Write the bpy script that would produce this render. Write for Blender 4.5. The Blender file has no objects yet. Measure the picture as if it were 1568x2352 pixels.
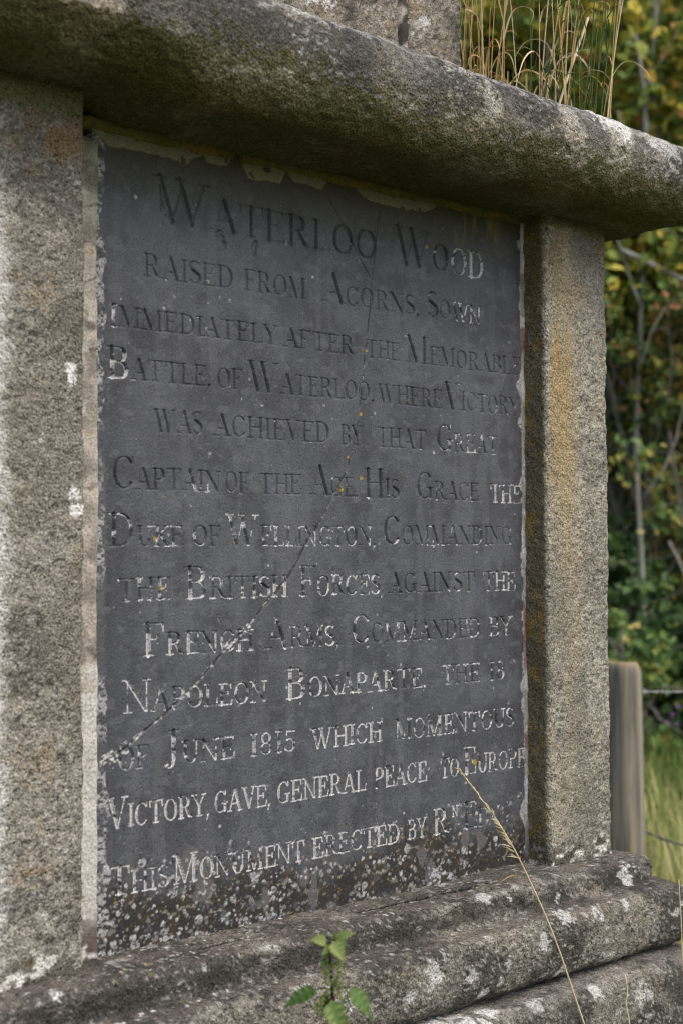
import bpy, math, random
import numpy as np
from mathutils import Vector, Matrix

random.seed(7); RNG = np.random.default_rng(7)
SC = bpy.context.scene
COL = SC.collection

# ------------------------------------------------------------------ camera
CAMP = (0.0, -1.8, 1.55)
cam = bpy.data.cameras.new('camera'); camo = bpy.data.objects.new('camera', cam); COL.objects.link(camo)
_f = Vector((0.66052706, 0.75021145, 0.02977891)); _r = Vector((0.75062545, -0.66071257, -0.00450913)); _u = Vector((-0.01629249, -0.02533121, 0.99954634))
M4 = Matrix.Identity(4)
for i in range(3):
    M4[i][0] = _r[i]; M4[i][1] = _u[i]; M4[i][2] = -_f[i]; M4[i][3] = CAMP[i]
camo.matrix_world = M4
cam.sensor_fit = 'VERTICAL'; cam.sensor_height = 36.0; cam.lens = 36.0 * 3267 / 2352
cam.clip_start = 0.05; cam.clip_end = 500
cam.dof.use_dof = True; cam.dof.focus_distance = 2.42; cam.dof.aperture_fstop = 3.7; cam.dof.aperture_blades = 7
SC.camera = camo

# ------------------------------------------------------------------ light
SUN_EL, SUN_AZ = math.radians(52), math.radians(-80)     # azimuth of the direction to the sun, from +X counter-clockwise
world = bpy.data.worlds.new('World'); SC.world = world; world.use_nodes = True
wn = world.node_tree.nodes; wl = world.node_tree.links
sky = wn.new('ShaderNodeTexSky'); sky.sky_type = 'NISHITA'; sky.sun_disc = False
sky.sun_elevation = SUN_EL; sky.sun_rotation = math.pi / 2 - SUN_AZ
sky.dust_density = 4.0; sky.ozone_density = 0.6; sky.air_density = 1.0
wl.new(sky.outputs[0], wn['Background'].inputs[0]); wn['Background'].inputs[1].default_value = 0.15
sun = bpy.data.lights.new('sun', 'SUN'); suno = bpy.data.objects.new('sun', sun); COL.objects.link(suno)
sun.energy = 1.0; sun.angle = math.radians(48); sun.color = (1.0, 0.94, 0.85)
sd = Vector((math.cos(SUN_EL) * math.cos(SUN_AZ), math.cos(SUN_EL) * math.sin(SUN_AZ), math.sin(SUN_EL)))
suno.rotation_euler = sd.to_track_quat('Z', 'Y').to_euler(); suno.location = (3, -6, 8)
vs = SC.view_settings; vs.view_transform = 'Standard'; vs.look = 'None'; vs.exposure = 0.58; vs.gamma = 1.0; vs.use_curve_mapping = False
SC.cycles.use_denoising = True; SC.cycles.denoiser = 'OPENIMAGEDENOISE'; SC.cycles.denoising_input_passes = 'RGB_ALBEDO_NORMAL'; SC.cycles.denoising_prefilter = 'ACCURATE'; SC.cycles.filter_width = 1.1; SC.cycles.sample_clamp_indirect = 4; SC.cycles.max_bounces = 6; SC.cycles.transparent_max_bounces = 4

# ------------------------------------------------------------------ noise in numpy
def _hash(ix, iy, iz, s):
    h = (ix * 374761393 + iy * 668265263 + iz * 2147483647 + s * 1274126177) & 0xffffffff
    h = ((h ^ (h >> 13)) * 1274126177) & 0xffffffff
    h = h ^ (h >> 16)
    return (h & 0xffffff).astype(np.float32) / 16777215.0
def vnoise(P, scale, seed=0):
    Q = P * scale + 137.31
    I = np.floor(Q).astype(np.int64); Fr = (Q - I).astype(np.float32)
    Fr = Fr * Fr * (3 - 2 * Fr)
    out = 0
    for dx in (0, 1):
        wx = Fr[:, 0] if dx else 1 - Fr[:, 0]
        for dy in (0, 1):
            wy = Fr[:, 1] if dy else 1 - Fr[:, 1]
            for dz in (0, 1):
                wz = Fr[:, 2] if dz else 1 - Fr[:, 2]
                out = out + wx * wy * wz * _hash(I[:, 0] + dx, I[:, 1] + dy, I[:, 2] + dz, seed)
    return out
def fbm(P, scale, seed=0, octv=4, gain=0.5):
    a, s, t = 1.0, 0.0, 0.0
    for o in range(octv):
        t = t + a * vnoise(P, scale * (2.03 ** o), seed + 11 * o); s += a; a *= gain
    return t / s
def sm(x, a, b):
    t = np.clip((x - a) / (b - a), 0, 1); return t * t * (3 - 2 * t)
def mix(c, col, m):
    return c * (1 - m[:, None]) + np.array(col, np.float32)[None, :] * m[:, None]

# ------------------------------------------------------------------ mesh helpers
def mesh(name, V, F, mat, parent=None, col=None, tint=None, smooth=True, loc=None):
    me = bpy.data.meshes.new(name)
    V = np.asarray(V, np.float32)
    me.vertices.add(len(V)); me.vertices.foreach_set('co', V.ravel())
    groups = F if isinstance(F, list) else [F]
    groups = [np.asarray(g, np.int32) for g in groups if len(g)]
    li = np.concatenate([g.ravel() for g in groups]); starts = []; o = 0
    for g in groups:
        k = g.shape[1]; starts.append(np.arange(len(g)) * k + o); o += g.size
    starts = np.concatenate(starts).astype(np.int32)
    me.loops.add(len(li)); me.loops.foreach_set('vertex_index', li)
    me.polygons.add(len(starts)); me.polygons.foreach_set('loop_start', starts)
    me.update(calc_edges=True); me.validate()
    me.polygons.foreach_set('use_smooth', np.full(len(me.polygons), smooth, bool))
    if col is not None:
        a = me.color_attributes.new('stain', 'FLOAT_COLOR', 'POINT')
        c = np.ones((len(V), 4), np.float32); c[:, :3] = col; a.data.foreach_set('color', c.ravel())
    if tint is not None:
        a = me.attributes.new('tint', 'FLOAT', 'POINT'); a.data.foreach_set('value', np.asarray(tint, np.float32))
    me.materials.append(mat)
    ob = bpy.data.objects.new(name, me); COL.objects.link(ob)
    if parent is not None:
        ob.parent = parent
        if loc is None:
            ob.matrix_parent_inverse = Matrix.Translation(-Vector(parent.location))
    return ob
def thing(name, label, cat, loc=(0, 0, 0), group=None):
    o = bpy.data.objects.new(name, None); COL.objects.link(o); o.location = loc; o.empty_display_size = 0.1
    o['label'] = label; o['category'] = cat
    if group: o['group'] = group
    return o
def tag(o, label, cat, group=None):
    o['label'] = label; o['category'] = cat
    if group: o['group'] = group
    return o
def gridfaces(nu, nv, wrapu=False):
    i = np.arange(nu if wrapu else nu - 1)[:, None]; j = np.arange(nv - 1)[None, :]
    i2 = (i + 1) % nu
    a = i * nv + j; b = i2 * nv + j; c = i2 * nv + j + 1; d = i * nv + j + 1
    return np.stack([a, b, c, d], -1).reshape(-1, 4)
def gridnormals(G, wrapu=False):
    if wrapu: du = np.roll(G, -1, 0) - np.roll(G, 1, 0)
    else: du = np.gradient(G, axis=0)
    dv = np.gradient(G, axis=1)
    n = np.cross(du, dv); n /= (np.linalg.norm(n, axis=-1, keepdims=True) + 1e-12)
    return n
def resample(pts, step):
    pts = np.array(pts, float); out = []
    # Catmull-Rom through the points, then even spacing
    P = np.vstack([2 * pts[0] - pts[1], pts, 2 * pts[-1] - pts[-2]])
    for i in range(1, len(P) - 2):
        t = np.linspace(0, 1, 24, endpoint=False)[:, None]
        p0, p1, p2, p3 = P[i - 1], P[i], P[i + 1], P[i + 2]
        out.append(0.5 * ((2 * p1) + (-p0 + p2) * t + (2 * p0 - 5 * p1 + 4 * p2 - p3) * t ** 2 + (-p0 + 3 * p1 - 3 * p2 + p3) * t ** 3))
    out = np.vstack(out + [pts[-1:]])
    s = np.concatenate([[0], np.cumsum(np.linalg.norm(np.diff(out, axis=0), axis=1))])
    n = max(2, int(s[-1] / step) + 1); q = np.linspace(0, s[-1], n)
    return np.stack([np.interp(q, s, out[:, k]) for k in range(out.shape[1])], 1)
def tube(path, radii, sides=6):
    path = np.array(path, float); n = len(path)
    radii = np.broadcast_to(np.asarray(radii, float), (n,))
    T = np.gradient(path, axis=0); T /= np.linalg.norm(T, axis=1, keepdims=True) + 1e-9
    ref = np.array([0.31, 0.2, 0.93]); 
    if abs(T[0] @ ref) > 0.9: ref = np.array([1.0, 0.1, 0])
    A = np.cross(T, ref); A /= np.linalg.norm(A, axis=1, keepdims=True) + 1e-9
    B = np.cross(T, A)
    th = np.linspace(0, 2 * np.pi, sides, endpoint=False)
    G = path[None] + radii[None, :, None] * (np.cos(th)[:, None, None] * A[None] + np.sin(th)[:, None, None] * B[None])
    V = G.reshape(-1, 3); F = gridfaces(sides, n, True)[:, ::-1]
    V = np.vstack([V, path[:1], path[-1:]]); k = len(V) - 2
    i = np.arange(sides); j = (i + 1) % sides
    caps = np.vstack([np.stack([i * n, j * n, np.full(sides, k)], 1), np.stack([j * n + n - 1, i * n + n - 1, np.full(sides, k + 1)], 1)])
    return V, F, caps
class MB:
    def __init__(s): s.V = []; s.Q = []; s.T = []; s.tint = []; s.n = 0
    def add(s, V, Q=None, T=None, tint=0.5):
        s.V.append(np.asarray(V, np.float32))
        if Q is not None and len(Q): s.Q.append(np.asarray(Q) + s.n)
        if T is not None and len(T): s.T.append(np.asarray(T) + s.n)
        s.tint.append(np.broadcast_to(np.asarray(tint, np.float32), (len(V),))); s.n += len(V)
    def tube(s, path, radii, sides=6, tint=0.5):
        V, Q, T = tube(path, radii, sides); s.add(V, Q, T, tint)
    def build(s, name, mat, parent=None, smooth=True):
        F = []
        if s.Q: F.append(np.vstack(s.Q))
        if s.T: F.append(np.vstack(s.T))
        return mesh(name, np.vstack(s.V), F, mat, parent, tint=np.concatenate(s.tint), smooth=smooth)

# ------------------------------------------------------------------ materials
def newmat(name):
    m = bpy.data.materials.new(name); m.use_nodes = True
    nt = m.node_tree; b = nt.nodes['Principled BSDF']; b.inputs['Specular IOR Level'].default_value = 0.25
    return m, nt, b
def N(nt, t, **kw):
    n = nt.nodes.new(t)
    for k, v in kw.items(): setattr(n, k, v)
    return n
def stone_mat(name, grain=330, contrast=0.62, bump=0.6, rough=0.92, spec=0.2, dist=0.004, pits=0.75):
    m, nt, b = newmat(name); L = nt.links.new
    b.inputs['Roughness'].default_value = rough; b.inputs['Specular IOR Level'].default_value = spec
    at = N(nt, 'ShaderNodeAttribute'); at.attribute_name = 'stain'
    tc = N(nt, 'ShaderNodeTexCoord')
    n1 = N(nt, 'ShaderNodeTexNoise'); n1.inputs['Scale'].default_value = grain; n1.inputs['Detail'].default_value = 3; n1.inputs['Roughness'].default_value = 0.6
    n2 = N(nt, 'ShaderNodeTexVoronoi'); n2.inputs['Scale'].default_value = grain * 0.62
    L(tc.outputs['Object'], n1.inputs['Vector']); L(tc.outputs['Object'], n2.inputs['Vector'])
    mr = N(nt, 'ShaderNodeMapRange'); mr.inputs[1].default_value = 0.3; mr.inputs[2].default_value = 0.7
    mr.inputs[3].default_value = 1 - contrast; mr.inputs[4].default_value = 1 + contrast * 0.9
    L(n1.outputs['Fac'], mr.inputs[0])
    mx = N(nt, 'ShaderNodeMix', data_type='RGBA', blend_type='MULTIPLY'); mx.inputs[0].default_value = 1
    L(at.outputs['Color'], mx.inputs[6]); L(mr.outputs[0], mx.inputs[7])
    n3 = N(nt, 'ShaderNodeTexNoise'); n3.inputs['Scale'].default_value = grain * 0.85; n3.inputs['Detail'].default_value = 1.5
    mo = N(nt, 'ShaderNodeVectorMath', operation='ADD'); mo.inputs[1].default_value = (3.7, 1.9, 5.3)
    L(tc.outputs['Object'], mo.inputs[0]); L(mo.outputs[0], n3.inputs['Vector'])
    pm_ = N(nt, 'ShaderNodeMapRange'); pm_.inputs[1].default_value = 0.60; pm_.inputs[2].default_value = 0.67; pm_.inputs[3].default_value = 1.0; pm_.inputs[4].default_value = 1.0 - pits
    L(n3.outputs['Fac'], pm_.inputs[0])
    mx2 = N(nt, 'ShaderNodeMix', data_type='RGBA', blend_type='MULTIPLY'); mx2.inputs[0].default_value = 1
    L(mx.outputs[2], mx2.inputs[6]); L(pm_.outputs[0], mx2.inputs[7]); L(mx2.outputs[2], b.inputs['Base Color'])
    ad = N(nt, 'ShaderNodeMath', operation='ADD'); L(n1.outputs['Fac'], ad.inputs[0]); L(n2.outputs['Distance'], ad.inputs[1])
    bp = N(nt, 'ShaderNodeBump'); bp.inputs['Strength'].default_value = bump; bp.inputs['Distance'].default_value = dist
    L(ad.outputs[0], bp.inputs['Height']); L(bp.outputs[0], b.inputs['Normal'])
    return m
def ramp_mat(name, stops, rough=0.7, translucent=0.0, noise=None, spec=0.3):
    m, nt, b = newmat(name); L = nt.links.new
    b.inputs['Roughness'].default_value = rough; b.inputs['Specular IOR Level'].default_value = spec
    at = N(nt, 'ShaderNodeAttribute'); at.attribute_name = 'tint'
    cr = N(nt, 'ShaderNodeValToRGB'); el = cr.color_ramp.elements
    while len(el) < len(stops): el.new(0.5)
    for e, (p, c) in zip(el, stops): e.position = p; e.color = (*c, 1)
    fac = at.outputs['Fac']
    if noise:
        tc = N(nt, 'ShaderNodeTexCoord'); mp = N(nt, 'ShaderNodeMapping'); mp.inputs['Scale'].default_value = noise[1]
        nz = N(nt, 'ShaderNodeTexNoise'); nz.inputs['Scale'].default_value = noise[0]; nz.inputs['Detail'].default_value = 5
        L(tc.outputs['Object'], mp.inputs[0]); L(mp.outputs[0], nz.inputs['Vector'])
        ma = N(nt, 'ShaderNodeMath', operation='MULTIPLY_ADD'); ma.inputs[1].default_value = noise[2]
        sb = N(nt, 'ShaderNodeMath', operation='SUBTRACT'); sb.inputs[1].default_value = 0.5
        L(nz.outputs['Fac'], sb.inputs[0]); L(sb.outputs[0], ma.inputs[0]); L(fac, ma.inputs[2]); fac = ma.outputs[0]
        bp = N(nt, 'ShaderNodeBump'); bp.inputs['Strength'].default_value = 0.5; bp.inputs['Distance'].default_value = 0.004
        L(nz.outputs['Fac'], bp.inputs['Height']); L(bp.outputs[0], b.inputs['Normal'])
    L(fac, cr.inputs[0]); L(cr.outputs[0], b.inputs['Base Color'])
    if translucent:
        tr = N(nt, 'ShaderNodeBsdfTranslucent'); L(cr.outputs[0], tr.inputs[0])
        ms = N(nt, 'ShaderNodeMixShader'); ms.inputs[0].default_value = translucent
        L(b.outputs[0], ms.inputs[1]); L(tr.outputs[0], ms.inputs[2]); L(ms.outputs[0], nt.nodes['Material Output'].inputs[0])
    return m
STONE = stone_mat('weathered_gritstone')
SLATE = stone_mat('grey_slate', grain=420, contrast=0.30, bump=0.35, rough=0.62, spec=0.3, dist=0.001, pits=0.35)
MORTAR = stone_mat('lime_mortar', grain=300, contrast=0.3, bump=0.5, dist=0.002, pits=0.35)

# ------------------------------------------------------------------ stone colour (lichen, algae and crust that belong to the stone)
def patches(P, plist, seed=3):
    m = np.zeros(len(P), np.float32); nz = 0.6 * fbm(P, 55, seed, 3) + 0.4 * fbm(P, 190, seed + 2, 2)
    for (x, y, z, r, st) in plist:
        d = np.sqrt(((P - np.array([x, y, z])) ** 2).sum(1))
        r = r * (0.72 if r < .05 else 1); m = np.maximum(m, st * sm(0.75 - d / r + (nz - 0.5) * 3.4, 0.0, 0.16))
    return m
def speckle(P, scale, lo, hi, seed):
    return sm(vnoise(P, scale, seed) * 0.65 + vnoise(P, scale * 2.1, seed + 5) * 0.35, lo, hi)

# ------------------------------------------------------------------ the monument
X0, X1 = 0.877, 2.232                    # outer faces of the corner piers
PF = -0.056                              # their front plane; the slate's face is y = 0
HS = (X1 - X0) / 2; CX = (X0 + X1) / 2; CY = PF + HS
mon = thing('stone_monument', 'lichen covered gritstone monument framing a cracked dark slate tablet with carved lettering', 'monument', (CX, CY, 0))

def ringpath(fine=0.0035):
    """unit square with rounded corners: list of (dx, dy along half-size, corner dx, dy) counted from the left front corner"""
    def lin(n): return np.linspace(-1, 1, n)
    segs = []
    nf = int(2 * HS / fine); ns = int(2 * HS / (fine * 1.6)); nb = 40
    q = np.linspace(0, math.pi / 2, 9)[1:-1]
    for (n, ex, ey, nx, ny, a0) in ((nf, 1, 0, 0, -1, -math.pi / 2), (ns, 0, 1, 1, 0, 0), (nb, -1, 0, 0, 1, math.pi / 2), (nb, 0, -1, -1, 0, math.pi)):
        for t in lin(n): segs.append((t * ex + nx, t * ey + ny, nx, ny))
        for a in q: segs.append((nx + ex, ny + ey, math.cos(a0 + a), math.sin(a0 + a)))
    return np.array(segs)
RP = ringpath()
def sweep(profile, step, rc=0.02, zfun=None, coarse=None):
    pr = resample(profile, step)
    a = pr[:, 0][None, :]; z = pr[:, 1][None, :] + 0 * RP[:, :1]
    h = HS + a - rc
    x = CX + RP[:, 0:1] * h + RP[:, 2:3] * rc
    y = CY + RP[:, 1:2] * h + RP[:, 3:4] * rc
    # straight parts must sit on the face itself
    G = np.stack([x + 0 * z, y + 0 * z, z], -1)
    if zfun: G[..., 2] = zfun(G)
    return G
def rough(G, amps, seed, wrapu=True, mask=None):
    n = gridnormals(G, wrapu); P = G.reshape(-1, 3); d = np.zeros(len(P), np.float32)
    for k, (sc, am, oc) in enumerate(amps):
        d += am * 2 * (fbm(P, sc, seed + 31 * k, oc) - 0.5)
    d = d.reshape(G.shape[:2])
    if mask is not None: d = d * mask
    return G + n * d[..., None], d

def stone_common(P, seed, base=(0.30, 0.28, 0.235), crust=0.5, ochre=0.25, white=0.35):
    c = np.tile(np.array(base, np.float32), (len(P), 1))
    g = fbm(P, 120, seed, 3); c *= (0.66 + 0.62 * sm(g, 0.25, 0.75))[:, None]
    c = mix(c, (0.34, 0.23, 0.10), ochre * sm(fbm(P, 14, seed + 3, 4), 0.5, 0.75) * sm(fbm(P, 90, seed + 4, 2), 0.35, 0.6))
    dk = sm(fbm(P, 9, seed + 7, 5) + 0.25 * (vnoise(P, 190, seed + 8) - 0.5), 0.62 - 0.25 * crust, 0.80 - 0.25 * crust)
    c = mix(c, (0.055, 0.052, 0.047), np.clip(dk * crust * 1.3, 0, 0.92))
    pit = sm(vnoise(P, 170, seed + 12), 0.68, 0.80); c = mix(c, (0.03, 0.028, 0.022), pit * 0.8)
    gr = sm(vnoise(P, 190, seed + 13), 0.66, 0.80); c = mix(c, (0.46, 0.45, 0.42), gr * 0.45)
    sp = np.maximum(speckle(P, 75, 0.72, 0.80, seed + 15), speckle(P, 34, 0.74, 0.80, seed + 17)) * sm(fbm(P, 6, seed + 16, 3), 0.38, 0.58)
    c = mix(c, (0.58, 0.58, 0.56), sp * white)
    return c

# --- plinth
G = sweep([(-0.3, 0.789), (0.0, 0.7905), (0.10, 0.789), (0.119, 0.784), (0.129, 0.770), (0.132, 0.745), (0.132, 0.6), (0.133, 0.3), (0.133, -0.05)], 0.005, 0.03)
G, d = rough(G, [(9, 0.007, 3), (40, 0.0042, 3), (160, 0.0010, 2)], 50)
P = G.reshape(-1, 3).astype(np.float32)
c = stone_common(P, 60, base=(0.185, 0.175, 0.15), crust=0.95, ochre=0.12, white=0.5)
top = sm(P[:, 2], 0.755, 0.785)
c = mix(c, (0.30, 0.285, 0.26), top * 0.45 * sm(fbm(P, 60, 66, 3), 0.3, 0.6))
c = mix(c, (0.60, 0.60, 0.58), patches(P, [(1.66, -.185, .765, .085, .95), (1.60, -.19, .72, .07, .8), (1.76, -.17, .787, .025, .9), (1.86, -.18, .785, .03, .5), (2.02, -.18, .78, .03, .7), (2.15, -.19, .74, .04, .6), (1.84, -.19, .7, .03, .5)], 67))
mesh('plinth', P, gridfaces(G.shape[0], G.shape[1], True), STONE, mon, col=c)

# --- moulded base
G = sweep([(-0.3, .963), (-.02, .966), (.0, .966), (.035, .9635), (.047, .959), (.0535, .950), (.055, .937), (.056, .924), (.062, .9165), (.08, .914), (.096, .911), (.1055, .902), (.1095, .886), (.110, .86), (.1085, .836), (.102, .816), (.09, .803), (.07, .796), (.0, .7945), (-.2, .794)], 0.0032, 0.012)
G, d = rough(G, [(6, 0.007, 3), (26, 0.0042, 3), (105, 0.0022, 2)], 70)
P = G.reshape(-1, 3).astype(np.float32); nz = gridnormals(G, True).reshape(-1, 3)[:, 2]
c = stone_common(P, 80, base=(0.19, 0.18, 0.155), crust=1.0, ochre=0.15, white=0.55)
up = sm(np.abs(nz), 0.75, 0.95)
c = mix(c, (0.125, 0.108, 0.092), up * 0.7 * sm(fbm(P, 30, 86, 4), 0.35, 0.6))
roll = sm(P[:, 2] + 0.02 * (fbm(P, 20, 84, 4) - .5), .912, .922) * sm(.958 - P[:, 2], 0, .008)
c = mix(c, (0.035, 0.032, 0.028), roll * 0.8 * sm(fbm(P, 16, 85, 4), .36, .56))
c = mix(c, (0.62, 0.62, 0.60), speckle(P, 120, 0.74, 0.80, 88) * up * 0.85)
c = mix(c, (0.40, 0.30, 0.06), speckle(P, 60, 0.78, 0.84, 89) * up * 0.7 * sm(fbm(P, 5, 90, 2), 0.5, 0.6))
c = mix(c, (0.50, 0.50, 0.49), patches(P, [(1.44, -.163, .862, .028, 1), (1.41, -.16, .862, .012, .9), (.985, -.10, .957, .018, 1), (1.63, -.162, .875, .035, .9), (1.66, -.155, .89, .025, .8),
     (1.58, -.163, .85, .02, .7), (1.9, -.162, .88, .03, .8), (1.97, -.15, .905, .03, .8), (2.05, -.155, .9, .03, .9), (2.13, -.155, .9, .025, .8), (1.81, -.163, .86, .016, .8), (1.79, -.163, .83, .014, .8), (1.72, -.163, .855, .02, .7),
     (1.75, -.163, .82, .02, .7), (2.2, -.12, .94, .03, .8), (1.82, -.1, .957, .022, .7), (1.88, -.105, .945, .014, .8), (2.0, -.11, .93, .015, .8)], 91))
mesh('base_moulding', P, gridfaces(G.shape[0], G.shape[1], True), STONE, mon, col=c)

# --- cornice
def czf(G):
    z = G[..., 2] + 0.018 * sm(1.16 - G[..., 0], 0, .12) * sm(2.26 - G[..., 2], 0, .05); return z - (np.clip(G[..., 0], X0 - .2, X1 + .2) - 1.73) * 0.032 * np.clip((z - 2.19) / 0.18, 0, 1.3)
G = sweep([(-.3, 2.1915), (-.05, 2.1905), (.0, 2.19), (.05, 2.188), (.085, 2.19), (.115, 2.197), (.145, 2.216), (.164, 2.245), (.172, 2.28), (.168, 2.31), (.152, 2.338), (.12, 2.356), (.06, 2.375), (0, 2.39), (-.1, 2.41), (-.3, 2.43), (-.5, 2.435)], 0.0034, 0.025, czf)
G, d = rough(G, [(6, 0.007, 3), (30, 0.0042, 3), (105, 0.0022, 2)], 100)
P = G.reshape(-1, 3).astype(np.float32); nz = gridnormals(G, True).reshape(-1, 3)[:, 2]
if nz[np.argmax(P[:, 2])] < 0: nz = -nz
c = stone_common(P, 110, base=(0.31, 0.295, 0.25), crust=0.75, ochre=0.35, white=0.5)
# dark rain streaks running down the round face
st = sm(fbm(P * np.array([1, 1, 0.16], np.float32), 15, 115, 4), 0.47, 0.60) * sm(P[:, 2], 2.20, 2.30)
c = mix(c, (0.055, 0.053, 0.05), st * 0.7)
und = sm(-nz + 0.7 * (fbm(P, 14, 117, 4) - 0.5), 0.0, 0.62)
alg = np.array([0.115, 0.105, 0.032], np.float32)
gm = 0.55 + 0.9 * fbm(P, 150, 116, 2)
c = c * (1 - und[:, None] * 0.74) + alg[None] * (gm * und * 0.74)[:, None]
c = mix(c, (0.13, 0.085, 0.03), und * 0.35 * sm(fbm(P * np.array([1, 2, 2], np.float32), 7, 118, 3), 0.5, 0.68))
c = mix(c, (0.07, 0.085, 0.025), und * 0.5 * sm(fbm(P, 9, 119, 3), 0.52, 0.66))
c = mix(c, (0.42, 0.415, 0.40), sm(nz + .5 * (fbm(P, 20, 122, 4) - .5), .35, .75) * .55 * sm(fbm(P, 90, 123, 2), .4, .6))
c = mix(c, (0.68, 0.68, 0.66), patches(P, [(1.745, -.13, 2.365, .055, 1), (1.775, -.15, 2.355, .03, .9), (2.03, -.18, 2.345, .055, .8), (2.06, -.2, 2.325, .055, .75), (1.49, -.1, 2.37, .05, .4), (2.2, -.2, 2.32, .07, .4), (2.32, -.2, 2.31, .06, .45)], 121))
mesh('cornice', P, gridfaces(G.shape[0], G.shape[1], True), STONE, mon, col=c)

# --- piers
def pier(xa, xb, ya, yb, z0, z1, r, step, seed, colfun, rl=None):
    """square post with worn arrises; r = arris radius, rl = radius of its left front arris"""
    rl = rl or r
    pts = []
    def arc(cx, cy, rr, a0):
        for a in np.linspace(a0, a0 + math.pi / 2, max(6, int(rr * 1.6 / step))): pts.append((cx + rr * math.cos(a), cy + rr * math.sin(a)))
    def line(p, q):
        n = max(2, int(math.hypot(q[0] - p[0], q[1] - p[1]) / step))
        for t in np.linspace(0, 1, n + 1)[1:-1]: pts.append((p[0] + (q[0] - p[0]) * t, p[1] + (q[1] - p[1]) * t))
    line((xa + rl, ya), (xb - r, ya)); arc(xb - r, ya + r, r, -math.pi / 2)
    line((xb, ya + r), (xb, yb - r)); arc(xb - r, yb - r, r, 0)
    line((xb - r, yb), (xa + r, yb)); arc(xa + r, yb - r, r, math.pi / 2)
    line((xa, yb - r), (xa, ya + rl)); arc(xa + rl, ya + rl, rl, math.pi)
    pts = np.array(pts); zz = np.linspace(z0, z1, int((z1 - z0) / step) + 1)
    G = np.zeros((len(pts), len(zz), 3)); G[..., 0] = pts[:, 0:1]; G[..., 1] = pts[:, 1:2]; G[..., 2] = zz[None]
    G, d = rough(G, [(7, 0.004, 3), (45, 0.0032, 3), (150, 0.0012, 2)], seed)
    P = G.reshape(-1, 3).astype(np.float32)
    return P, gridfaces(G.shape[0], G.shape[1], True), colfun(P)
ZP0, ZP1 = 0.955, 2.212
def mortar_cap(c, P, seed):
    m = sm(P[:, 2] + 0.05 * (fbm(P, 20, seed, 4) - 0.5), 2.160, 2.172)
    c = mix(c, (0.13, 0.14, 0.065), m * 0.9)
    c = mix(c, (0.19, 0.12, 0.05), sm(P[:, 2], 1.98, 2.15) * (1 - m) * 0.6 * sm(fbm(P, 12, seed + 2, 4), 0.45, 0.62))
    return c
def foot(c, P, seed):
    k = sm(P[:, 2] + 0.10 * (fbm(P, 18, seed, 4) - 0.5), 1.045, 0.975)
    c = mix(c, (0.05, 0.045, 0.035), k * 0.75 * sm(fbm(P, 35, seed + 1, 3), 0.3, 0.5))
    return mix(c, (0.66, 0.66, 0.63), k * speckle(P, 70, 0.56, 0.66, seed + 2) * 0.85)
def col_left(P):
    c = stone_common(P, 140, base=(0.265, 0.252, 0.215), crust=0.46, ochre=0.34, white=0.4)
    c = mix(c, (0.15, 0.145, 0.115), sm(fbm(P * np.array([1, 1, .5], np.float32), 8, 149, 4), .48, .64) * .5)
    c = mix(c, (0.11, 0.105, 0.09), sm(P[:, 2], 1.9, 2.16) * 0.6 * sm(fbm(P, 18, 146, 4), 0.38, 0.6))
    edge = sm(P[:, 0] + 0.035 * (fbm(P, 12, 141, 4) - 0.5), 0.958, 0.908) * sm(P[:, 2] + 0.1 * (fbm(P, 10, 142, 3) - 0.5), 2.13, 2.02)  # strip that whitens towards the left arris, broken up by noise
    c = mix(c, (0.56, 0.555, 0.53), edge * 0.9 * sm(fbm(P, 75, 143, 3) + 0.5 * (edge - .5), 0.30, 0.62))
    c = mix(c, (0.68, 0.68, 0.66), patches(P, [(1.032, -.056, 1.818, .016, 1), (1.034, -.056, 1.80, .012, 1), (1.04, -.056, 1.636, .020, 1), (1.038, -.056, 1.615, .016, .9), (0.985, -.056, 1.71, .012, .7), (.99, -.056, 1.06, .012, .7)], 144))
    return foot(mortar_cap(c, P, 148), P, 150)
def col_right(P):
    c = stone_common(P, 170, base=(0.30, 0.288, 0.238), crust=0.30, ochre=0.28, white=0.25)
    z = P[:, 2]; x = P[:, 0]
    c = mix(c, (0.33, 0.275, 0.17), sm(fbm(P * np.array([1, 1, .09], np.float32), 16, 175, 3), .45, .6) * .55 * sm(2.16 - x, 0, .05))
    c = mix(c, (0.15, 0.145, 0.12), sm(fbm(P * np.array([1, 1, .2], np.float32), 13, 176, 4), .5, .66) * .55)
    # rusty run-off from the cornice down the left half of the face
    run = sm(fbm(P * np.array([1, 1, 0.07], np.float32), 38, 171, 3), 0.46, 0.6) * sm(z, 1.45, 1.95)
    c = mix(c, (0.36, 0.25, 0.10), run * 0.75 * sm(2.15 - x, 0.0, 0.06))
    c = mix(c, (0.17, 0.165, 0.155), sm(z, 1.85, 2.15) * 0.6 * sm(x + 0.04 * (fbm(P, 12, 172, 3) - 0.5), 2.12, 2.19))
    rev = sm(P[:, 1] + 0.012 * (fbm(P, 22, 173, 4) - 0.5), -0.051, -0.044) * sm(2.10 - x, 0, 0.02)       # the narrow reveal beside the slate, darker and browner all the way
    c = mix(c, (0.16, 0.125, 0.07), rev * 0.75)
    c = mix(c, (0.30, 0.20, 0.05), rev * 0.6 * sm(fbm(P, 24, 174, 4), 0.52, 0.64))
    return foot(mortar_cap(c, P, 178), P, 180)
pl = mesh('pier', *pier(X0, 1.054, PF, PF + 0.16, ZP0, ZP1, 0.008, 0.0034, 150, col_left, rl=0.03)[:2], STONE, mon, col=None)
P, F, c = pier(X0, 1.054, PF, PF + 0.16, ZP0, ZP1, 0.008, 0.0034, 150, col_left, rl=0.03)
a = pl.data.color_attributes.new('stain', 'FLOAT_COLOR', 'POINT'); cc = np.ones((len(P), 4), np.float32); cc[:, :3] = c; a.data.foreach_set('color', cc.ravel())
pl['label'] = 'grey pier left of the slate with a whitened left edge'
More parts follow.
